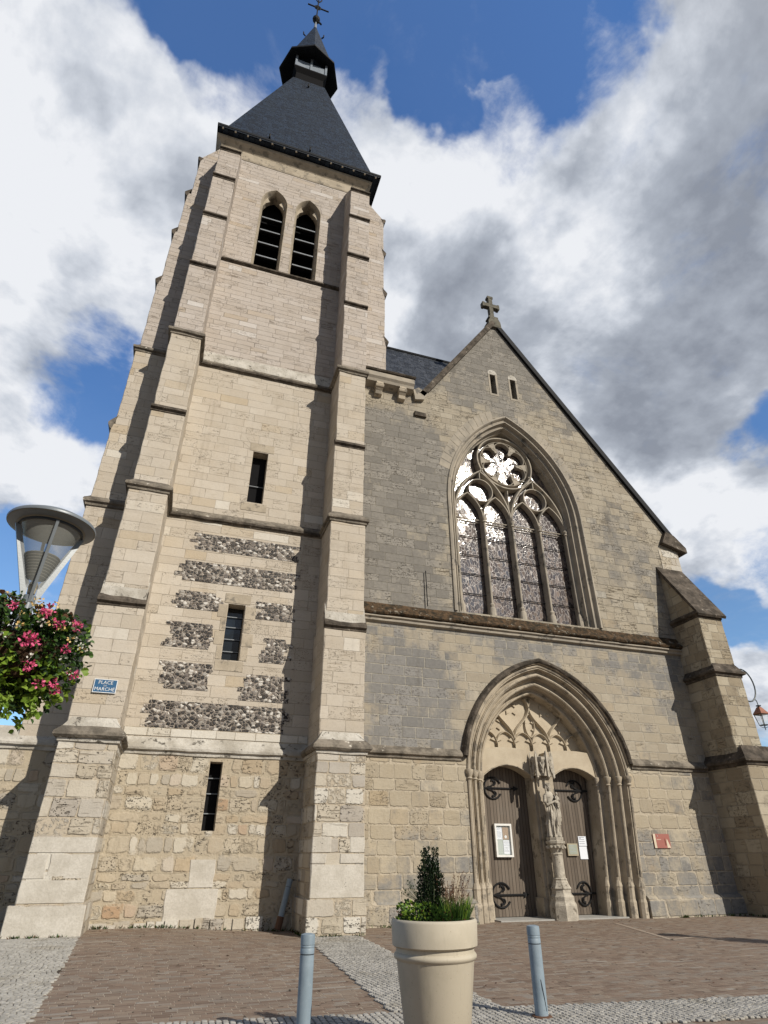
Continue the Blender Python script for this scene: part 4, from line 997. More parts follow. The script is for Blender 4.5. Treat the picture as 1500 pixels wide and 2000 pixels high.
for k in range(-1, 2):
    t0, t1 = radians(240+k*60), radians(300+k*60); p0 = Vector((cx-.05+.36*cos(t0), 19.22+.36*sin(t0), 0)); p1 = Vector((cx-.05+.36*cos(t1), 19.22+.36*sin(t1), 0))
    for pts in ([0, 0], ):
        path = [(0, zc+.08), (.12, zc+.28), (.5, zc+.55), (.88, zc+.28), (1, zc+.08)]
        mb.tube([p0.lerp(p1, a)+Vector((0, 0, z)) for a, z in path], .024, 5)
        mb.tube([p0.lerp(p1, a)+Vector((0, 0, z)) for a, z in [(0, zc+.25), (.5, zc+.78), (1, zc+.25)]], .028, 5)
part(mb, 'statue_canopy', M['statue'], PT)
mb = MB(); mb.box(11.80, 19.22, zc+.05, 12.5, 19.5, zc+.66); part(mb, 'canopy_block', M['statue'], PT)

def settle(o):
    for v in o.data.vertices:
        x, y, z = v.co
        if 12.66 < x < 15.62 and -1 < z < 3.95: v.co.x -= .085*(3.95-max(z, 0))*min(1, (x-12.66)/1.6)
for o in list(COL.objects):
    if o.type == 'MESH' and (o.parent == PT or o is PT or o.name.split('.')[0] in ('nave_wall', 'door', 'kickboard') or (o.parent and o.parent.name.startswith('door'))) and not o.name.startswith(('column', 'statue', 'canopy', 'threshold', 'door_pier')): settle(o)
# ================================================================ STATUE
def statue():
    root = thing('statue', (12.13, 19.05, 2.21), 'crowned stone figure in long draped robe holding a child, on the column between the doors', 'statue')
    bx, by, bz = 12.13, 19.05, 2.21
    Hh = 1.62; mb = MB(); R = []; N = 48
    secs = [(0.0, .21, .17, 0, 0), (.05, .22, .18, 0, 0), (.2, .205, .165, 0, 0), (.45, .19, .15, .01, -.01), (.7, .185, .14, .025, -.015), (.88, .17, .13, .02, -.01), (1.0, .15, .115, .0, 0), (1.10, .165, .12, -.02, 0), (1.20, .185, .12, -.03, 0), (1.27, .175, .10, -.03, 0), (1.31, .10, .08, -.03, 0), (1.34, .058, .06, -.03, -.005)]
    def lerp(z):
        for i in range(len(secs)-1):
            if secs[i][0] <= z <= secs[i+1][0]:
                f = (z-secs[i][0])/(secs[i+1][0]-secs[i][0]); return [a+(b-a)*f for a, b in zip(secs[i], secs[i+1])]
        return list(secs[-1])
    for i in range(60):
        z = 1.34*i/59; _, a, b, ox, oy = lerp(z); ring = []
        for k in range(N):
            t = 2*pi*k/N; f = 0
            if z < 1.0: f = .034*sin(9*t+z*3.2)*(1-z*.5) + .020*sin(15*t-z*5)
            if .35 < z < 1.0: f += .038*max(0, sin((z*9)+t*2.2-1))    # mantle folds drawn across
            if z < .06: f += .012
            ring.append((bx+ox+(a+f)*cos(t), by+oy+(b+f)*sin(t), bz+z))
        R.append(ring)
    mb.rings(R, True, True)
    # arms
    mb.tube([(bx-.19, by-.01, bz+1.22), (bx-.235, by-.05, bz+1.03), (bx-.20, by-.12, bz+.94), (bx-.05, by-.17, bz+1.0), (bx+.03, by-.18, bz+1.04)], [.062, .055, .048, .036, .026], 10)
    mb.tube([(bx+.13, by-.01, bz+1.22), (bx+.20, by-.06, bz+1.04), (bx+.19, by-.15, bz+.97), (bx+.12, by-.19, bz+1.0)], [.06, .055, .045, .03], 10)
    # hanging mantle from the left arm
    for j in range(5):
        x = bx+.10+j*.028
        mb.tube([(x, by-.15, bz+.98), (x+.015, by-.165, bz+.6), (x+.02+j*.004, by-.13, bz+.25+.05*j)], [.03, .026, .012], 7)
    # head, neck
    hx, hy, hz = bx-.035, by-.015, bz+1.465
    mb.tube([(bx-.03, by, bz+1.28), (hx, hy+.005, hz-.05)], [.055, .045], 10)
    prof = []
    for i in range(13):
        t = pi*i/12; prof.append((max(.002, .072*sin(t)*(1.0 if t > pi/2 else 1)), -.105*cos(t)))
    mb.lathe(prof, (hx, hy, hz), 16)
    mb.tube([(hx, hy-.068, hz+.02), (hx, hy-.088, hz-.018)], [.010, .016], 6)        # nose
    mb.tube([(hx-.022, hy-.072, hz-.048), (hx+.022, hy-.072, hz-.048)], .008, 6)    # mouth
    mb.tube([(hx-.012, hy-.058, hz-.085), (hx+.012, hy-.058, hz-.085)], .020, 6)   # chin
    for s in (-1, 1):
        mb.tube([(hx+s*.014, hy-.070, hz+.026), (hx+s*.045, hy-.058, hz+.028)], .009, 6)  # brow
        mb.tube([(hx+s*.068, hy+.0, hz+.07), (hx+s*.085, hy+.01, hz-.04), (hx+s*.08, hy-.01, hz-.15), (hx+s*.09, hy-.05, hz-.24)], [.03, .034, .03, .014], 8)  # long hair
    # hands with five fingers each
    def hand(c, d, up, s):
        c = Vector(c); d = Vector(d).normalized(); up = Vector(up).normalized(); sd = d.cross(up)
        mb.tube([c-d*.03, c+d*.03], [.024, .026], 8)
        for f, L in ((-1.5, .035), (-.5, .045), (.5, .042), (1.5, .034)):
            b0 = c+d*.028+sd*f*.012; mb.tube([b0, b0+d*L*.6, b0+d*L-up*.012], [.0075, .007, .005], 6)
        b0 = c-d*.005+sd*s*.024; mb.tube([b0, b0+sd*s*.016+d*.02, b0+sd*s*.016+d*.04], [.009, .008, .006], 6)
    hand((bx+.055, by-.185, bz+1.05), (1, -.1, .25), (0, -1, 0), 1)
    hand((bx+.09, by-.20, bz+1.01), (-.3, -.2, .6), (0, -1, 0), -1)
    body = mb.build('figure', M['statue'], root)
    rm = body.modifiers.new('merge', 'REMESH'); rm.mode = 'VOXEL'; rm.voxel_size = .0065; rm.use_smooth_shade = True
    mb = MB(); mb.lathe([(.078, .05), (.082, .055), (.086, .10), (.074, .10), (.07, .055)], (hx, hy, hz), 16)
    for k in range(8):
        t = 2*pi*k/8; mb.lathe([(.016, 0), (.022, .03), (.001, .07)], (hx+.08*cos(t), hy+.08*sin(t), hz+.095), 5)
    mb.build('crown', M['statue'], root)
    # the child
    qx, qy, qz = bx+.16, by-.15, bz+1.04
    mb = MB()
    mb.tube([(qx, qy, qz-.05), (qx, qy, qz+.05), (qx+.005, qy, qz+.14), (qx+.005, qy, qz+.18)], [.055, .06, .05, .03], 10)
    mb.lathe([(.002, -.05), (.03, -.04), (.042, -.01), (.043, .015), (.03, .045), (.002, .055)], (qx+.01, qy-.005, qz+.235), 12)
    mb.tube([(qx-.045, qy-.01, qz+.14), (qx-.08, qy-.05, qz+.09), (qx-.09, qy-.07, qz+.12)], [.024, .02, .013], 8)
    mb.tube([(qx+.05, qy-.01, qz+.14), (qx+.065, qy-.04, qz+.06), (qx+.03, qy-.07, qz+.05)], [.024, .02, .013], 8)
    for s in (-1, 1): mb.tube([(qx+s*.025, qy-.02, qz-.04), (qx+s*.03, qy-.08, qz-.05), (qx+s*.025, qy-.07, qz-.17), (qx+s*.025, qy-.10, qz-.19)], [.036, .032, .022, .014], 8)
    ch = mb.build('child', M['statue'], root); rm = ch.modifiers.new('merge', 'REMESH'); rm.mode = 'VOXEL'; rm.voxel_size = .007; rm.use_smooth_shade = True
    mb = MB(); mb.lathe([(.27, 2.19), (.27, 2.21)], (bx, by, 0), 8, pi/8); mb.v = [(x, y, z+.0) for x, y, z in mb.v]
    mb.build('pedestal', M['statue'], root)
statue()

# ================================================================ WEEDS AND LITTER along the foot of the walls
def weeds():
    random.seed(77); mb = MB()
    def lf(p, d, L, w, mi):
        p = Vector(p); d = Vector(d).normalized(); q = d.cross(Vector((random.uniform(-1, 1), random.uniform(-1, 1), 1))).normalized()
        mb.add([p, p+d*L*.5+q*w, p+d*L, p+d*L*.5-q*w], [(0, 1, 2, 3)], mi)
    segs = [((-1.3, 18.6), (3.6, 18.6), 90), ((3.6, 16.85), (5.1, 16.85), 40), ((3.6, 16.9), (3.6, 18.6), 50), ((5.15, 18.55), (9.0, 18.55), 60), ((15.4, 18.55), (18.8, 18.5), 60), ((-2.9, 16.85), (-1.3, 16.85), 40), ((18.75, 17), (18.75, 18.5), 30)]
    for (a, b, n) in segs:
        c = 0
        for i in range(n):
            if random.random() < .3: c = random.random()
            x = a[0]+(b[0]-a[0])*((c+random.gauss(0, .03)) % 1); y = a[1]+(b[1]-a[1])*((c+random.gauss(0, .03)) % 1); z = hgt(x, y)
            for k in range(random.randint(2, 6)): lf((x+random.uniform(-.03, .03), y-random.random()*.05, z), (random.uniform(-1, 1), random.uniform(-1, .2), random.uniform(.4, 1.6)), random.uniform(.03, .11), .010, random.choice((0, 0, 1, 2)))
    o = mb.build('weeds', [M['leaf_mid'], M['leaf_dark'], M['leaf_brown']]); o['kind'] = 'stuff'; tag(o, 'small weeds growing along the foot of the church walls', 'weeds')
    mb = MB()
    for i in range(260):
        x = random.uniform(-1, 14); y = random.uniform(8.5, 18.4) if random.random() < .6 else 18.5-abs(random.gauss(0, .5))
        if random.random() < .5 and not (-1 < x < 3.5): continue
        p = Vector((x, y, hgt(x, y)+.006)); a = random.random()*6.28; L = random.uniform(.015, .04)
        mb.add([p+Vector((cos(a)*L, sin(a)*L, .004)), p+Vector((-sin(a)*L*.5, cos(a)*L*.5, .012)), p-Vector((cos(a)*L, sin(a)*L, -.008)), p-Vector((-sin(a)*L*.5, cos(a)*L*.5, 0))], [(0, 1, 2, 3)], random.choice((0, 0, 1)))
    o = mb.build('leaf_litter', [M['leaf_brown'], M['soil']]); o['kind'] = 'stuff'; tag(o, 'scattered fallen leaves and crumbs of dirt on the paving', 'litter')

# ================================================================ SIGNS AND NOTICES
def text(body, size, loc, mat, parent, name='lettering', rot=(pi/2, 0, 0), ext=.001, align='CENTER'):
    cu = bpy.data.curves.new(name, 'FONT'); cu.body = body; cu.size = size; cu.align_x = align; cu.align_y = 'CENTER'; cu.extrude = ext; cu.resolution_u = 3
    o = bpy.data.objects.new(name, cu); COL.objects.link(o); o.rotation_euler = rot; o.location = loc
    dg = bpy.context.evaluated_depsgraph_get(); me = bpy.data.meshes.new_from_object(o.evaluated_get(dg)); 
    bpy.data.objects.remove(o); me.materials.append(mat)
    o = bpy.data.objects.new(name, me); COL.objects.link(o); o.rotation_euler = rot; o.location = loc
    o.parent = parent; o.matrix_parent_inverse = world_of(parent).inverted(); return o
M['signblue'] = simple('blue enamel', (.035, .11, .22), .3, .5, 0, .05)
M['enwhite'] = simple('white enamel', (.7, .72, .72), .35)
t = thing('street_sign', (-2.0, 17.23, 5.55), 'small blue enamel street name sign with white letters on the left tower buttress', 'street sign')
mb = MB(); mb.box(-2.28, 17.205, 5.36, -1.72, 17.235, 5.70); mb.build('plate', M['signblue'], t)
mb = MB(); mb.holed(rect(-2.285, 5.355, -1.715, 5.705), [rect(-2.268, 5.372, -1.732, 5.688)], 17.203, 17.23); mb.build('rim', M['enwhite'], t)
text('PLACE', .125, (-2.0, 17.2, 5.615), M['enwhite'], t); text('DU', .055, (-2.0, 17.2, 5.535), M['enwhite'], t); text('MARCHÉ', .125, (-2.0, 17.2, 5.445), M['enwhite'], t)

M['plaque_red'] = simple('dull red plaque', (.33, .12, .095), .4, .5, 0, .08)
M['plaque_cream'] = simple('cream plaque band', (.62, .53, .40), .4)
M['plaque_brown'] = simple('brown plaque picture', (.17, .05, .03), .4)
t = thing('wall_plaque', (16.05, 18.79, 2.13), 'dull red information plaque with cream edge band on the wall right of the doors', 'plaque')
mb = MB(); mb.box(15.76, 18.76, 1.92, 16.42, 18.805, 2.34); mb.build('plate', M['plaque_red'], t)
mb = MB(); mb.box(15.761, 18.757, 1.921, 15.85, 18.762, 2.339); mb.build('cream_band', M['plaque_cream'], t); mb = MB(); mb.xz([(16.27, 1.93), (16.41, 1.93), (16.38, 2.0), (16.30, 2.2), (16.27, 2.12)], 18.756, 18.762); mb.build('pale_picture', M['plaque_cream'], t)
mb = MB(); mb.xz([(16.20, 2.0), (16.25, 2.0), (16.25, 2.12), (16.20, 2.22)], 18.756, 18.762); mb.build('dark_picture', M['plaque_brown'], t)
mb = MB(); mb.xz([(15.93+.024*cos(i*pi/6), 2.27+.024*sin(i*pi/6)) for i in range(12)], 18.754, 18.759); mb.build('emblem', M['plaque_brown'], t)
mb = MB(); mb.xz([(15.935+.013*cos(i*pi/5), 2.275+.013*sin(i*pi/5)) for i in range(10)], 18.752, 18.7535); mb.build('emblem_dot', M['enwhite'], t)
mb = MB(); mb.box(15.89, 18.756, 2.165, 16.06, 18.759, 2.18); mb.build('text_line', M['plaque_cream'], t)

def paper(x0, z0, x1, z1, y=19.93, lines=0, mat=None, name='paper', parent=None, seed=1):
    mb = MB(); mb.box(x0, y-.004, z0, x1, y+.002, z1); p_ = mb.build(name, mat or M['paperw'], parent)
    if lines:
        random.seed(seed); mb = MB(); dz = (z1-z0)*.86/lines
        for i in range(lines):
            if random.random() < .15: continue
            z = z1-(z1-z0)*.08-i*dz; w = (x1-x0)*random.uniform(.5, .84); mb.box(x0+(x1-x0)*.08, y-.0055, z-dz*.32, x0+(x1-x0)*.08+w, y-.0045, z)
        mb.build('print', M['ink'], p_)
    return p_
M['paperw'] = simple('white paper', (.70, .74, .80), .7, .1, 0, .03); M['ink'] = simple('grey print', (.36, .38, .42), .8, .1)
M['paperg'] = simple('greenish paper', (.40, .45, .42), .7, .1, 0, .04); M['photo'] = simple('brown picture poster', (.36, .25, .16), .5, .2, 0, .3, 14)
t = thing('notice_board', (10.74, 19.95, 2.14), 'white framed glazed notice board with papers on the left door', 'notice board')
mb = MB(); mb.holed(rect(10.43, 1.66, 11.05, 2.62), [rect(10.49, 1.72, 10.99, 2.56)], 19.88, 19.99); mb.build('frame', M['white_paint'], t)
mb = MB(); mb.box(10.48, 19.96, 1.71, 11.0, 19.985, 2.57); mb.build('backboard', M['paperg'], t)
paper(10.50, 2.16, 10.72, 2.53, 19.95, 12, None, 'paper', t, 3); paper(10.735, 2.16, 10.965, 2.53, 19.95, 0, M['photo'], 'poster', t)
mb = MB(); mb.lathe([(.001, 0), (.045, 0), (.045, .003), (.001, .003)], (0, 0, 0), 12); mb.v = [(10.84+v[0], 19.943-v[2]*.3, 2.24+v[1]) for v in mb.v]; mb.build('poster_disc', M['enwhite'], t)
paper(10.50, 1.75, 10.72, 2.14, 19.95, 0, M['paperg'], 'paper', t, 4); paper(10.735, 1.75, 10.965, 2.14, 19.95, 14, None, 'paper', t, 5)
M['clear2'] = clear_glass('notice glass', .06)
mb = MB(); mb.box(10.49, 19.91, 1.72, 10.99, 19.914, 2.56); mb.build('glass', M['clear2'], t)
t = thing('faded_notice', (13.34, 19.95, 1.88), 'small beige framed panel with faded text on the right door, left of the white papers', 'notice')
mb = MB(); mb.box(13.14, 19.93, 1.70, 13.54, 19.99, 2.06); mb.build('panel', simple('beige panel', (.38, .33, .23), .6), t)
paper(13.18, 1.745, 13.50, 2.03, 19.927, 7, simple('greenish faded sheet', (.30, .33, .27), .6), 'sheet', t, 9)
t = thing('paper_notice', (13.80, 19.98, 2.13), 'upper of two white papers on the right door, with a small dark mark', 'paper notice', 'papers pinned to the right door')
paper(13.64, 1.99, 13.95, 2.28, 19.98, 4, None, 'sheet', t, 11)
mb = MB(); mb.box(13.69, 19.972, 2.21, 13.75, 19.975, 2.25); mb.build('mark', M['ink'], t)
t = thing('paper_notice', (13.79, 19.98, 1.78), 'lower longer white paper pinned on the right door', 'paper notice', 'papers pinned to the right door')
paper(13.63, 1.60, 13.93, 1.975, 19.98, 0, None, 'sheet', t, 12)

# ================================================================ GROUND
def hgt(x, y):
    a = max(0, min(1, (3.4-x)/3.6)); b = max(0, min(1, (y-11)/6)); return .16*a*a*(3-2*a)*b*b*(3-2*b)
def sheet(name, poly_test, x0, x1, y0, y1, st, z, mat):
    nx = int((x1-x0)/st); ny = int((y1-y0)/st); vs = {}; mb = MB(); 
    def vid(i, j):
        if (i, j) not in vs:
            x = x0+(x1-x0)*i/nx; y = y0+(y1-y0)*j/ny; vs[(i, j)] = len(mb.v); mb.v.append((x, y, z+hgt(x, y)))
        return vs[(i, j)]
    for i in range(nx):
        for j in range(ny):
            mb.f.append([vid(i, j), vid(i+1, j), vid(i+1, j+1), vid(i, j+1)]); mb.mi.append(0)
    o = mb.build(name, mat); o['kind'] = 'structure'; return o
weeds()
mb = MB(); mb.add([(-900, -900, -.03), (900, -900, -.03), (900, 900, -.03), (-900, 900, -.03)], [(0, 1, 2, 3)]); o = mb.build('ground', M['asphalt']); o['kind'] = 'structure'
sheet('brick_paving', None, -14, 40, -12, 26, 1.0, 0.0, M['brick_paving'])
def inpoly(x, y, P):
    c = False; n = len(P)
    for i in range(n):
        x1, y1 = P[i]; x2, y2 = P[(i+1) % n]
        if (y1 > y) != (y2 > y) and x < (x2-x1)*(y-y1)/(y2-y1)+x1: c = not c
    return c
ytop = lambda x: 9.19-.122*x
ybot = lambda x: 7.95-.105*x
polys = [('cobble_strip', [(3.62, 16.95), (4.92, 16.95), (4.45, ytop(4.45)), (3.02, ytop(3.02))]),
         ('cobble_band', [(.2, ytop(.2)), (16, ytop(16)), (16, ybot(16)), (.2, ybot(.2))]),
         ('cobble_apron', [(-1.37, 17.0), (-1.33, 17.0), (-1.05, 8.4), (-9, 8.4), (-9, 18.9), (-2.8, 18.7), (-2.8, 17.0)])]
random.seed(11)
for nm, P in polys:
    xs = [p[0] for p in P]; ys = [p[1] for p in P]; mb = MB(); base = MB()
    n0 = len(P); st = .4
    # dark bed
    tr = tessellate_polygon([[Vector((p[0], p[1], 0)) for p in P]])
    bx = []
    gx = min(xs)
    while gx < max(xs):
        gy = min(ys)
        while gy < max(ys):
            if all(inpoly(gx+a, gy+b, P) for a, b in ((.02, .02), (.28, .02), (.28, .28), (.02, .28))):
                base.add([(gx, gy, .005+hgt(gx, gy)), (gx+.3, gy, .005+hgt(gx+.3, gy)), (gx+.3, gy+.3, .005+hgt(gx+.3, gy+.3)), (gx, gy+.3, .005+hgt(gx, gy+.3))], [(0, 1, 2, 3)])
            gy += .3
        gx += .3
    row = 0; v = min(ys)-1; sz = .078
    ang = radians(88) if nm == 'cobble_band' else radians(96) if nm == 'cobble_strip' else radians(2)
    ca, sa = cos(ang), sin(ang); ox, oy = sum(xs)/len(xs), sum(ys)/len(ys); span = max(max(xs)-min(xs), max(ys)-min(ys))
    vv = -span
    while vv < span:
        uu = -span + random.random()*sz
        while uu < span:
            w = sz*random.uniform(.85, 1.35)
            cu, cv = uu+w/2, vv+sz/2
            x = ox+cu*ca-cv*sa; y = oy+cu*sa+cv*ca
            if inpoly(x, y, P) and y > 6.2:
                h = .016+random.random()*.007; z0 = hgt(x, y); a, b = w/2-.0045, sz/2-.006
                tx, ty = random.uniform(-.06, .06), random.uniform(-.06, .06)
                vs = []
                for (r_, zz) in ((1.0, .002), (.97, .75), (.78, 1.0)):
                    for (sx, sy) in ((-1, -1), (0, -1.06), (1, -1), (1.05, 0), (1, 1), (0, 1.06), (-1, 1), (-1.05, 0)):
                        q = .86 if sx and sy and abs(sx) == 1 and abs(sy) == 1 else 1
                        lx, ly = sx*a*r_*q, sy*b*r_*q; X = x+lx*ca-ly*sa; Yy = y+lx*sa+ly*ca
                        vs.append((X, Yy, z0+.004+h*zz+(lx*tx+ly*ty if zz > .1 else 0)))
                fs = [(i, (i+1) % 8, (i+1) % 8+8, i+8) for i in range(8)]+[(8+i, 8+(i+1) % 8, 16+(i+1) % 8, 16+i) for i in range(8)]+[tuple(16+i for i in range(8))]
                mb.add(vs, fs)
            uu += w
        vv += sz
    k = len(mb.v); nb_ = len(base.v)
    mb.mi = [0]*len(mb.f)
    for f in base.f: mb.f.append([i+k for i in f]); mb.mi.append(1)
    mb.v += base.v
    o = mb.build(nm, [M['sett'], M['sett_joint']]); o['kind'] = 'structure'
# pale edging line set in the paving near the doors
mb = MB()
def ribbon(pts, w, z):
    P = [Vector(p) for p in pts]
    for a, b in zip(P, P[1:]):
        d = (b-a).normalized(); n = Vector((-d.y, d.x))*w/2
        mb.add([(*(a-n), z), (*(b-n), z), (*(b+n), z), (*(a+n), z)], [(0, 1, 2, 3)])
ribbon([(12.95, 17.75), (11.62, 13.9), (12.62, 14.2)], .12, .006); o = mb.build('edging_strip', plain('pale edging', (.30, .24, .19), (.36, .30, .24), 5)); o['kind'] = 'structure'

# ================================================================ BOLLARDS
def bollard(loc, label, tilt=(0, 0, 0), dents=True, leaning=False):
    t = thing('bollard', (0, 0, 0), label, 'bollard', None)
    mb = MB(); r = .078
    mb.lathe([(r, -.05), (r, .70), (r*1.0, .72)], (0, 0, 0), 24); mb.build('post', M['bollard'], t, smooth=40)
    mb = MB(); mb.lathe([(r*.96, .72), (r*.96, .732)], (0, 0, 0), 24); mb.build('groove', M['ring_dark'], t)
    mb = MB(); mb.lathe([(r, .731), (r, .775), (r*.97, .779), (r*.97, .785), (r, .789), (r, .80), (r*.97, .804), (r*.97, .808), (r*1.02, .812), (r*1.02, .885), (r*.97, .905), (r*.5, .915), (.001, .917)], (0, 0, 0), 24); mb.build('cap', M['bollard'], t, smooth=35)
    if leaning:
        mb = MB(); mb.lathe([(r*1.1, -.22), (r*1.12, .06), (r*.9, .07)], (0, 0, 0), 10); mb.build('footing', M['rust'], t)
    elif dents:
        mb = MB(); mb.lathe([(r+.05, .0), (r+.04, .03), (r, .035)], (0, 0, 0), 14, 0); mb.build('collar', M['rust'], t)
        mb = MB(); mb.tube([(-.01, -r-.001, .38), (.0, -r-.001, .30), (.015, -r-.0005, .2), (.03, -r+.004, .08)], [.003, .007, .005, .003], 5); mb.build('scratch', M['ring_dark'], t)
    t.location = loc; t.rotation_euler = tilt
    return t
bollard((1.75, 8.0, 0), 'blue grey round bollard left of the beige planter', dents=False)
bollard((4.63, 8.03, 0), 'blue grey round bollard with rusty foot right of the beige planter')
bollard((3.26, 18.35, .27), 'uprooted blue grey bollard leaning in the shadowed corner beside the tower buttress', (radians(-5), radians(13), 0), leaning=True)

# ================================================================ PLANTER
pc = (2.87, 7.0)
t = thing('planter', (pc[0], pc[1], 0), 'large round beige planter with thick banded rim, between the two bollards', 'planter')
mb = MB()
k = 1.0
mb.lathe([(r*.93, z) for r, z in [(.31, 0), (.325, .02), (.425, .745), (.43, .755), (.445, .762), (.456, .78), (.456, .795), (.445, .81), (.432, .82), (.432, .858), (.455, .862), (.472, .874), (.482, 1.075), (.474, 1.093), (.458, 1.10), (.438, 1.09), (.43, 1.02), (.42, 1.0)]], (pc[0], pc[1], 0), 72, cap=False)
mb.v = [(x, y, z*1.0) for x, y, z in mb.v]
mb.build('pot', M['planter'], t, smooth=50)
mb = MB(); mb.lathe([(.404, 1.04), (.2, 1.055), (.001, 1.055)], (pc[0], pc[1], 0), 40); mb.build('soil', M['soil'], t)

def leaf(mb, p, d, n, L, w, mi=0, fold=.25):
    p = Vector(p); d = Vector(d).normalized(); s = d.cross(Vector(n)); 
    if s.length < 1e-3: s = d.orthogonal()
    s.normalize(); n = s.cross(d)
    mb.add([p, p+d*L*.35+s*w*.5+n*w*fold, p+d*L*.75+s*w*.38+n*w*fold, p+d*L, p+d*L*.75-s*w*.38+n*w*fold, p+d*L*.35-s*w*.5+n*w*fold, p+d*L*.5],
           [(0, 1, 2, 6), (2, 3, 6), (3, 4, 6), (4, 5, 0, 6)], mi)
def rv(): 
    while True:
        v = Vector((random.uniform(-1, 1), random.uniform(-1, 1), random.uniform(-1, 1)))
        if .05 < v.length < 1: return v.normalized()
random.seed(21)
px, py, pz = pc[0]-.02, pc[1]+.02, 1.05
t = thing('evergreen_shrub', (px, py, pz), 'dark upright evergreen shrub with narrow spires in the middle of the planter', 'shrub')
mb = MB(); st_ = MB()
for (dx, dy, h, r) in [(-.055, 0, .66, .045), (-.02, .02, .70, .035), (.07, .0, .69, .035), (.085, .03, .50, .045), (-.10, .02, .52, .035), (.02, -.05, .55, .05), (-.05, -.05, .48, .045), (.10, -.03, .44, .045), (-.01, .06, .55, .045), (.035, .03, .60, .04), (-.11, -.03, .34, .05)]:
    st_.tube([(px+dx*.4, py+dy*.4, pz-.03), (px+dx, py+dy, pz+h*.5), (px+dx*1.1, py+dy, pz+h-.02)], [.008, .005, .002], 5)
    for k in range(int(330*h/.45)):
        z = random.random()**.85*h; rr = r*(1.35-.75*z/h)*random.uniform(.35, 1.25); a = random.random()*2*pi; f = .4+.6*min(1, z/h*2)
        p = (px+dx*f+rr*cos(a), py+dy*f+rr*sin(a), pz+z); leaf(mb, p, (cos(a), sin(a), random.uniform(.2, 1.4)), rv(), .024, .015)
mb.build('foliage', M['boxwood'], t); st_.build('stem', M['stem'], t)
t = thing('grass_clump', (px+.24, py, pz), 'clump of thin grassy leaves and dry flower stems on the right side of the planter', 'plant')
mb = MB(); 
for k in range(420):
    a = random.random()*2*pi; r = random.random()**.6*.15; p = Vector((px+.23+r*cos(a), py-.04+r*sin(a)*.9, pz-.01)); d = Vector((cos(a)*.5+random.uniform(-.3, .3), sin(a)*.5+random.uniform(-.3, .3), 1.3)).normalized(); L = random.uniform(.14, .30)
    leaf(mb, p, d, rv(), L, .009, 0 if random.random() < .7 else 1)
mb.build('blades', [M['leaf_mid'], M['leaf_lime']], t)
mb = MB(); fl_ = MB()
for k in range(60):
    a = random.random()*2*pi; r = random.random()*.12; p = Vector((px+.22+r*cos(a), py+r*sin(a), pz)); d = Vector((random.uniform(-.45, .7), random.uniform(-.3, .3), 1.3)).normalized(); L = random.uniform(.25, .50)
    mb.tube([p, p+d*L*.6, p+d*L+Vector((0, 0, -.01))], .0018, 4)
    for j in range(7): leaf(fl_, p+d*L*random.uniform(.6, 1), rv(), rv(), .018, .009, 0)
mb.build('dry_stem', M['leaf_brown'], t); fl_.build('seed_heads', M['leaf_brown'], t)['kind'] = 'stuff'
t = thing('bedding_plants', (px-.24, py, pz), 'low bright green leafy bedding plants on the left side of the planter', 'plant')
mb = MB()
for k in range(1100):
    a = random.random()*2*pi; r = sqrt(random.random()); x = px-.02+r*.35*cos(a); y = py-.05+r*.33*sin(a); hgt_ = .20*(1-((x-px+.20)/.32)**2*.7)
    if random.random() < .35 and x > px: continue
    z = pz+random.random()*max(.03, hgt_); leaf(mb, (x, y, z), (cos(a), sin(a), random.uniform(-.1, 1)), rv(), .036, .028, 1 if (x < px-.12 and random.random() < .45) else 0 if random.random() < .9 else 2)
mb.build('leaves', [M['leaf_mid'], M['leaf_lime'], M['leaf_brown']], t)
mb = MB()
for k in range(26):
    a = random.uniform(pi*.7, pi*1.2); p = Vector((px-.12, py, pz+.18)); d = Vector((cos(a)*.8, random.uniform(-.3, .3), random.uniform(.3, 1.4))).normalized(); L = random.uniform(.12, .26)
    mb.tube([p, p+d*L], .0016, 4); leaf(mb, p+d*L, rv(), rv(), .022, .012); leaf(mb, p+d*L*.8, rv(), rv(), .018, .01)
mb.build('sprig', M['leaf_dark'], t)

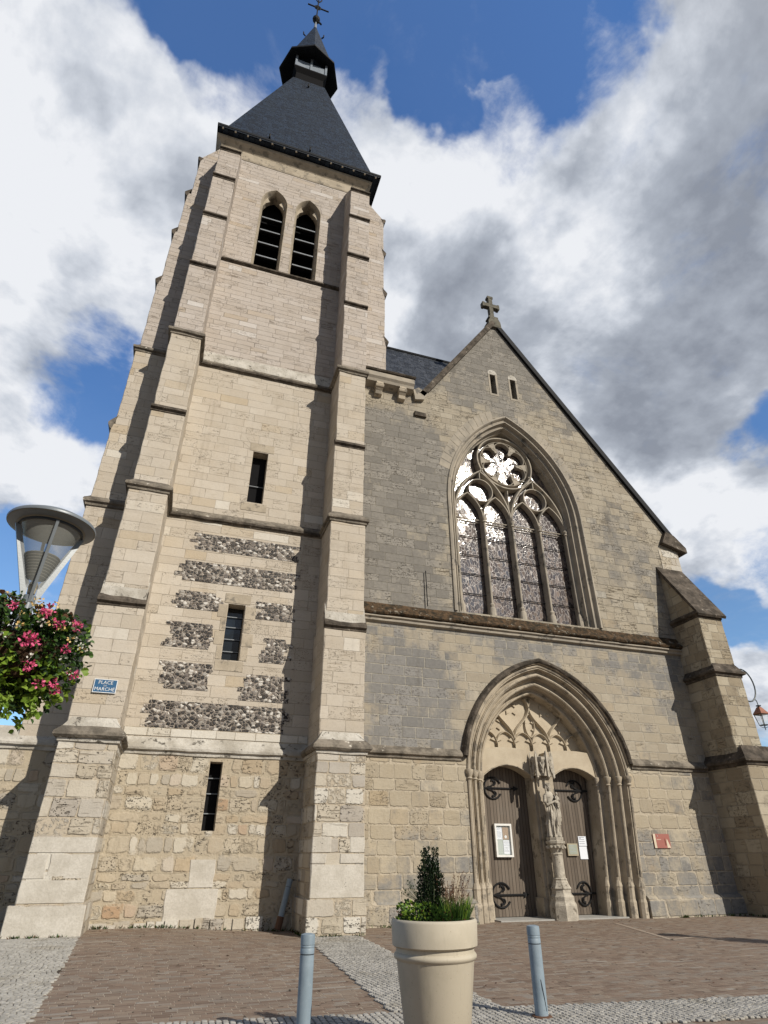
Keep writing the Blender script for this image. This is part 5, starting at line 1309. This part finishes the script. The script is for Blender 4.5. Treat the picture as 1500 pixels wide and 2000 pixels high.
# ================================================================ STREET LAMP WITH FLOWER BASKET
def street_lamp(ox, oy, label, group='street lamps with flower baskets'):
    t = thing('street_lamp', (ox, oy, 0), label, 'street lamp', group)
    mb = MB(); mb.lathe([(.085, 0), (.085, .9), (.055, 1.0), (.048, 3.30), (.046, 3.42)], (ox, oy, 0), 20); mb.build('pole', M['lamp_metal'], t, smooth=40)
    mb = MB(); mb.lathe([(.335, 4.03), (.338, 4.045), (.33, 4.06), (.26, 4.10), (.05, 4.13), (.001, 4.135)], (ox, oy, 0), 48, cap=False)
    mb.lathe([(.335, 4.03), (.30, 4.015), (.245, 4.01)], (ox, oy, 0), 48, cap=False); mb.build('canopy', M['lamp_metal'], t, smooth=50)
    mb = MB(); mb.lathe([(.332, 4.027), (.245, 4.008), (.24, 4.0), (.232, 4.02), (.001, 4.05)], (ox, oy, 0), 48, cap=False); mb.build('reflector', M['lamp_under'], t, smooth=50)
    mb = MB(); mb.lathe([(.245, 4.005), (.25, 3.99), (.24, 3.985), (.236, 4.0)], (ox, oy, 0), 48, cap=False); mb.build('gasket', M['ring_dark'], t, smooth=50)
    mb = MB(); mb.lathe([(.232, 3.99), (.055, 3.50)], (ox, oy, 0), 40, cap=False); mb.build('diffuser', M['cup'], t, smooth=50)
    for a in (20, 110, 200, 290):
        a = radians(a); c, s = cos(a), sin(a); mb = MB(); w = .011
        prof = [(.05, 3.36), (.262, 3.99), (.240, 3.995), (.22, 3.985), (.035, 3.52), (.035, 3.36)]
        mb.prism(prof, lambda p: (ox+p[0]*c-w*s, oy+p[0]*s+w*c, p[1]), lambda p: (ox+p[0]*c+w*s, oy+p[0]*s-w*c, p[1])); mb.build('arm', M['lamp_metal'], t)
    mb = MB()
    for i in range(9): z = 3.57+i*.022; r = .045+(z-3.52)*.33; mb.lathe([(r, z), (r+.014, z+.004), (r+.014, z+.009), (r, z+.012)], (ox, oy, 0), 28)
    mb.build('louvre', M['lamp_under'], t)
    mb = MB(); mb.lathe([(.03, 3.44), (.034, 3.5), (.03, 3.53)], (ox, oy, 0), 12); mb.build('socket', M['bulbglass'], t)
    mb = MB()
    for s in (-1,): mb.tube([(ox+s*(.04+.42*sin(q)), oy+.0, 3.33+.075*sin(2*q)*1.0+.06*cos(q)) for q in [i*pi/2/8 for i in range(9)]], .013, 8)
    mb.build('basket_bracket', M['post_paint'], t)
    return t
def flower_basket(ox, oy, label, seed=1, dens=1.0):
    random.seed(seed)
    zc = 3.0
    t = thing('flower_basket', (ox, oy, 2.6), label, 'hanging basket', 'flower baskets on the street lamps')
    mb = MB(); mb.lathe([(.06, 2.72), (.24, 2.76), (.33, 2.9), (.34, 3.04), (.31, 3.04), (.06, 2.98)], (ox, oy, 0), 24); mb.build('basket', M['soil'], t)
    mb = MB(); N = int(5200*dens)
    for k in range(N):
        a = random.random()*2*pi; e = random.uniform(-1.35, 1.2); R0 = .42+.05*sin(3*a+1)+.05*sin(7*a)+.03*mnoise.noise(Vector((cos(a)*3, sin(a)*3, e*3)))*3
        rr = R0*random.uniform(.72, 1.04); x = rr*cos(e)*cos(a); y = rr*cos(e)*sin(a)
        z = rr*sin(e)*(.80 if e > 0 else 1.02); p = Vector((ox+x, oy+y, zc+z))
        lime = (z < -.1 and random.random() < .55 and cos(a) > -.2) or random.random() < .06
        q = random.random(); mi = 2 if lime else (0 if q < .5 else 1)
        if z > .2 and random.random() < .22: mi = 3
        L = random.uniform(.03, .052)*(1.25 if lime else 1)
        leaf(mb, p, Vector((cos(a), sin(a), random.uniform(-1.0, .6)))+rv()*.7, Vector((cos(a), sin(a), .6))+rv()*.6, L, L*.85, mi)
    for (a0, Lh) in ((-1.2, .16), (-.6, .12), (3.6, .30), (3.9, .36), (3.3, .22), (-1.5, .1)):
        for k in range(int(70*Lh/.2)):       # trailing shoots
            f = random.random(); rr = .30+.08*f; p = Vector((ox+rr*cos(a0)+random.uniform(-.04, .04), oy+rr*sin(a0)+random.uniform(-.04, .04), zc-.38-f*Lh))
            leaf(mb, p, rv()+Vector((0, 0, -.6)), rv(), .042, .034, 0 if a0 > 1 else 2)
    mb.build('foliage', [M['leaf_dark'], M['leaf_mid'], M['leaf_lime'], M['leaf_brown']], t)
    for k in range(20):
        a = random.uniform(-2.9, .35) if k < 17 else random.random()*6.28; e = random.uniform(-.75, .55); rr = .475
        c = Vector((ox+rr*cos(e)*cos(a), oy+rr*cos(e)*sin(a), zc+rr*sin(e)*.9)); mb = MB()
        hs = random.uniform(.6, 1.15)
        for j in range(int(34*hs)):
            d = rv(); q = c+d*random.uniform(.012, .042)*hs; leaf(mb, q, d+rv()*.5, d, .022, .018, 0, .1)
        mb.build('geranium_head', M['pink'], t)
    for nm, mt, n in (('white_flower', 'whitep', 16), ('cream_flower', 'yellowp', 26)):
        for k in range(n):
            a = random.uniform(-2.4, .5); e = random.uniform(-.5, .4) if nm[0] == 'w' else random.uniform(.1, .9); rr = .465
            c = Vector((ox+rr*cos(e)*cos(a), oy+rr*cos(e)*sin(a), zc+rr*sin(e)*.88)); mb = MB()
            for j in range(9): d = rv(); leaf(mb, c+d*.014, d, rv(), .020, .016, 0, .1)
            mb.build(nm, M[mt], t)
    return t
street_lamp(-1.27, 5.0, 'grey cone shaped street lamp at the left edge, rising out of pink flowers')
flower_basket(-1.27, 5.0, 'overflowing hanging basket of pink geraniums and trailing green leaves on the left street lamp')

street_lamp(15.5, 9.2, 'grey cone shaped street lamp standing out on the right of the paving')
flower_basket(15.5, 9.2, 'basket of pink geraniums on the street lamp out on the right of the paving', 4, .35)

# ================================================================ WALL LANTERN
wx, wy = 20.12, 17.65
t = thing('wall_lantern', (wx, wy, 7.4), 'copper roofed glass lantern hanging from a scrolled iron bracket on the right buttress', 'wall lantern')
def lantern():
    cxx = wx+.92
    mb = MB(); pts = []
    for i in range(19):
        a = radians(115-i*14.5); pts.append((wx+.46+.46*cos(a)*1.0, wy, 7.42+.62*sin(a)))
    mb.tube(pts, .026, 8)
    mb.tube([(wx-.02, wy, 7.98), (wx+.1, wy, 8.02), (wx+.28, wy, 7.99)], .026, 8)
    sp = [(wx+.10+(.14-.012*i)*cos(radians(150-i*36)), wy, 7.40+(.15-.012*i)*sin(radians(150-i*36))) for i in range(10)]
    mb.tube(sp, .022, 8); mb.tube([(wx+.70, wy, 6.93), (wx+.80, wy, 6.85), (wx+.82, wy, 6.68)], .018, 6)
    mb.build('bracket', M['blackgreen'], t)
    lx, lz = wx+.82, 6.62
    mb = MB(); mb.lathe([(.09, .06), (.09, .03), (.04, .02), (.04, .0)], (lx, wy, lz), 12); mb.build('finial', M['blackgreen'], t)
    mb = MB(); mb.lathe([(.07, .0), (.10, -.03), (.20, -.16), (.27, -.24), (.27, -.27), (.24, -.27)], (lx, wy, lz), 4, pi/4); mb.build('roof', M['copper'], t)
    mb = MB(); a, b = .17, .11
    for sx, sy in ((-1, -1), (1, -1), (1, 1), (-1, 1)): mb.tube([(lx+sx*a, wy+sy*a, lz-.27), (lx+sx*b, wy+sy*b, lz-.66)], .014, 5)
    for i in range(4):
        c = [(-1, -1), (1, -1), (1, 1), (-1, 1)]; p, q = c[i], c[(i+1) % 4]
        mb.tube([(lx+p[0]*b, wy+p[1]*b, lz-.66), (lx+q[0]*b, wy+q[1]*b, lz-.66)], .016, 5); mb.tube([(lx+p[0]*a, wy+p[1]*a, lz-.275), (lx+q[0]*a, wy+q[1]*a, lz-.275)], .016, 5)
        mb.tube([(lx+p[0]*b, wy+p[1]*b, lz-.66), (lx+p[0]*b*.6, wy+p[1]*b*.6, lz-.74), (lx, wy, lz-.76)], .010, 5)
    mb.tube([(lx, wy, lz-.72), (lx, wy, lz-.84)], .016, 6)
    mb.build('cage', M['blackgreen'], t)
    mb = MB(); mb.rings([[(lx+sx*r, wy+sy*r, z) for sx, sy in ((-1, -1), (1, -1), (1, 1), (-1, 1))] for r, z in ((a-.01, lz-.28), (b-.01, lz-.65))], True); mb.build('glass', M['clear'], t)
lantern()
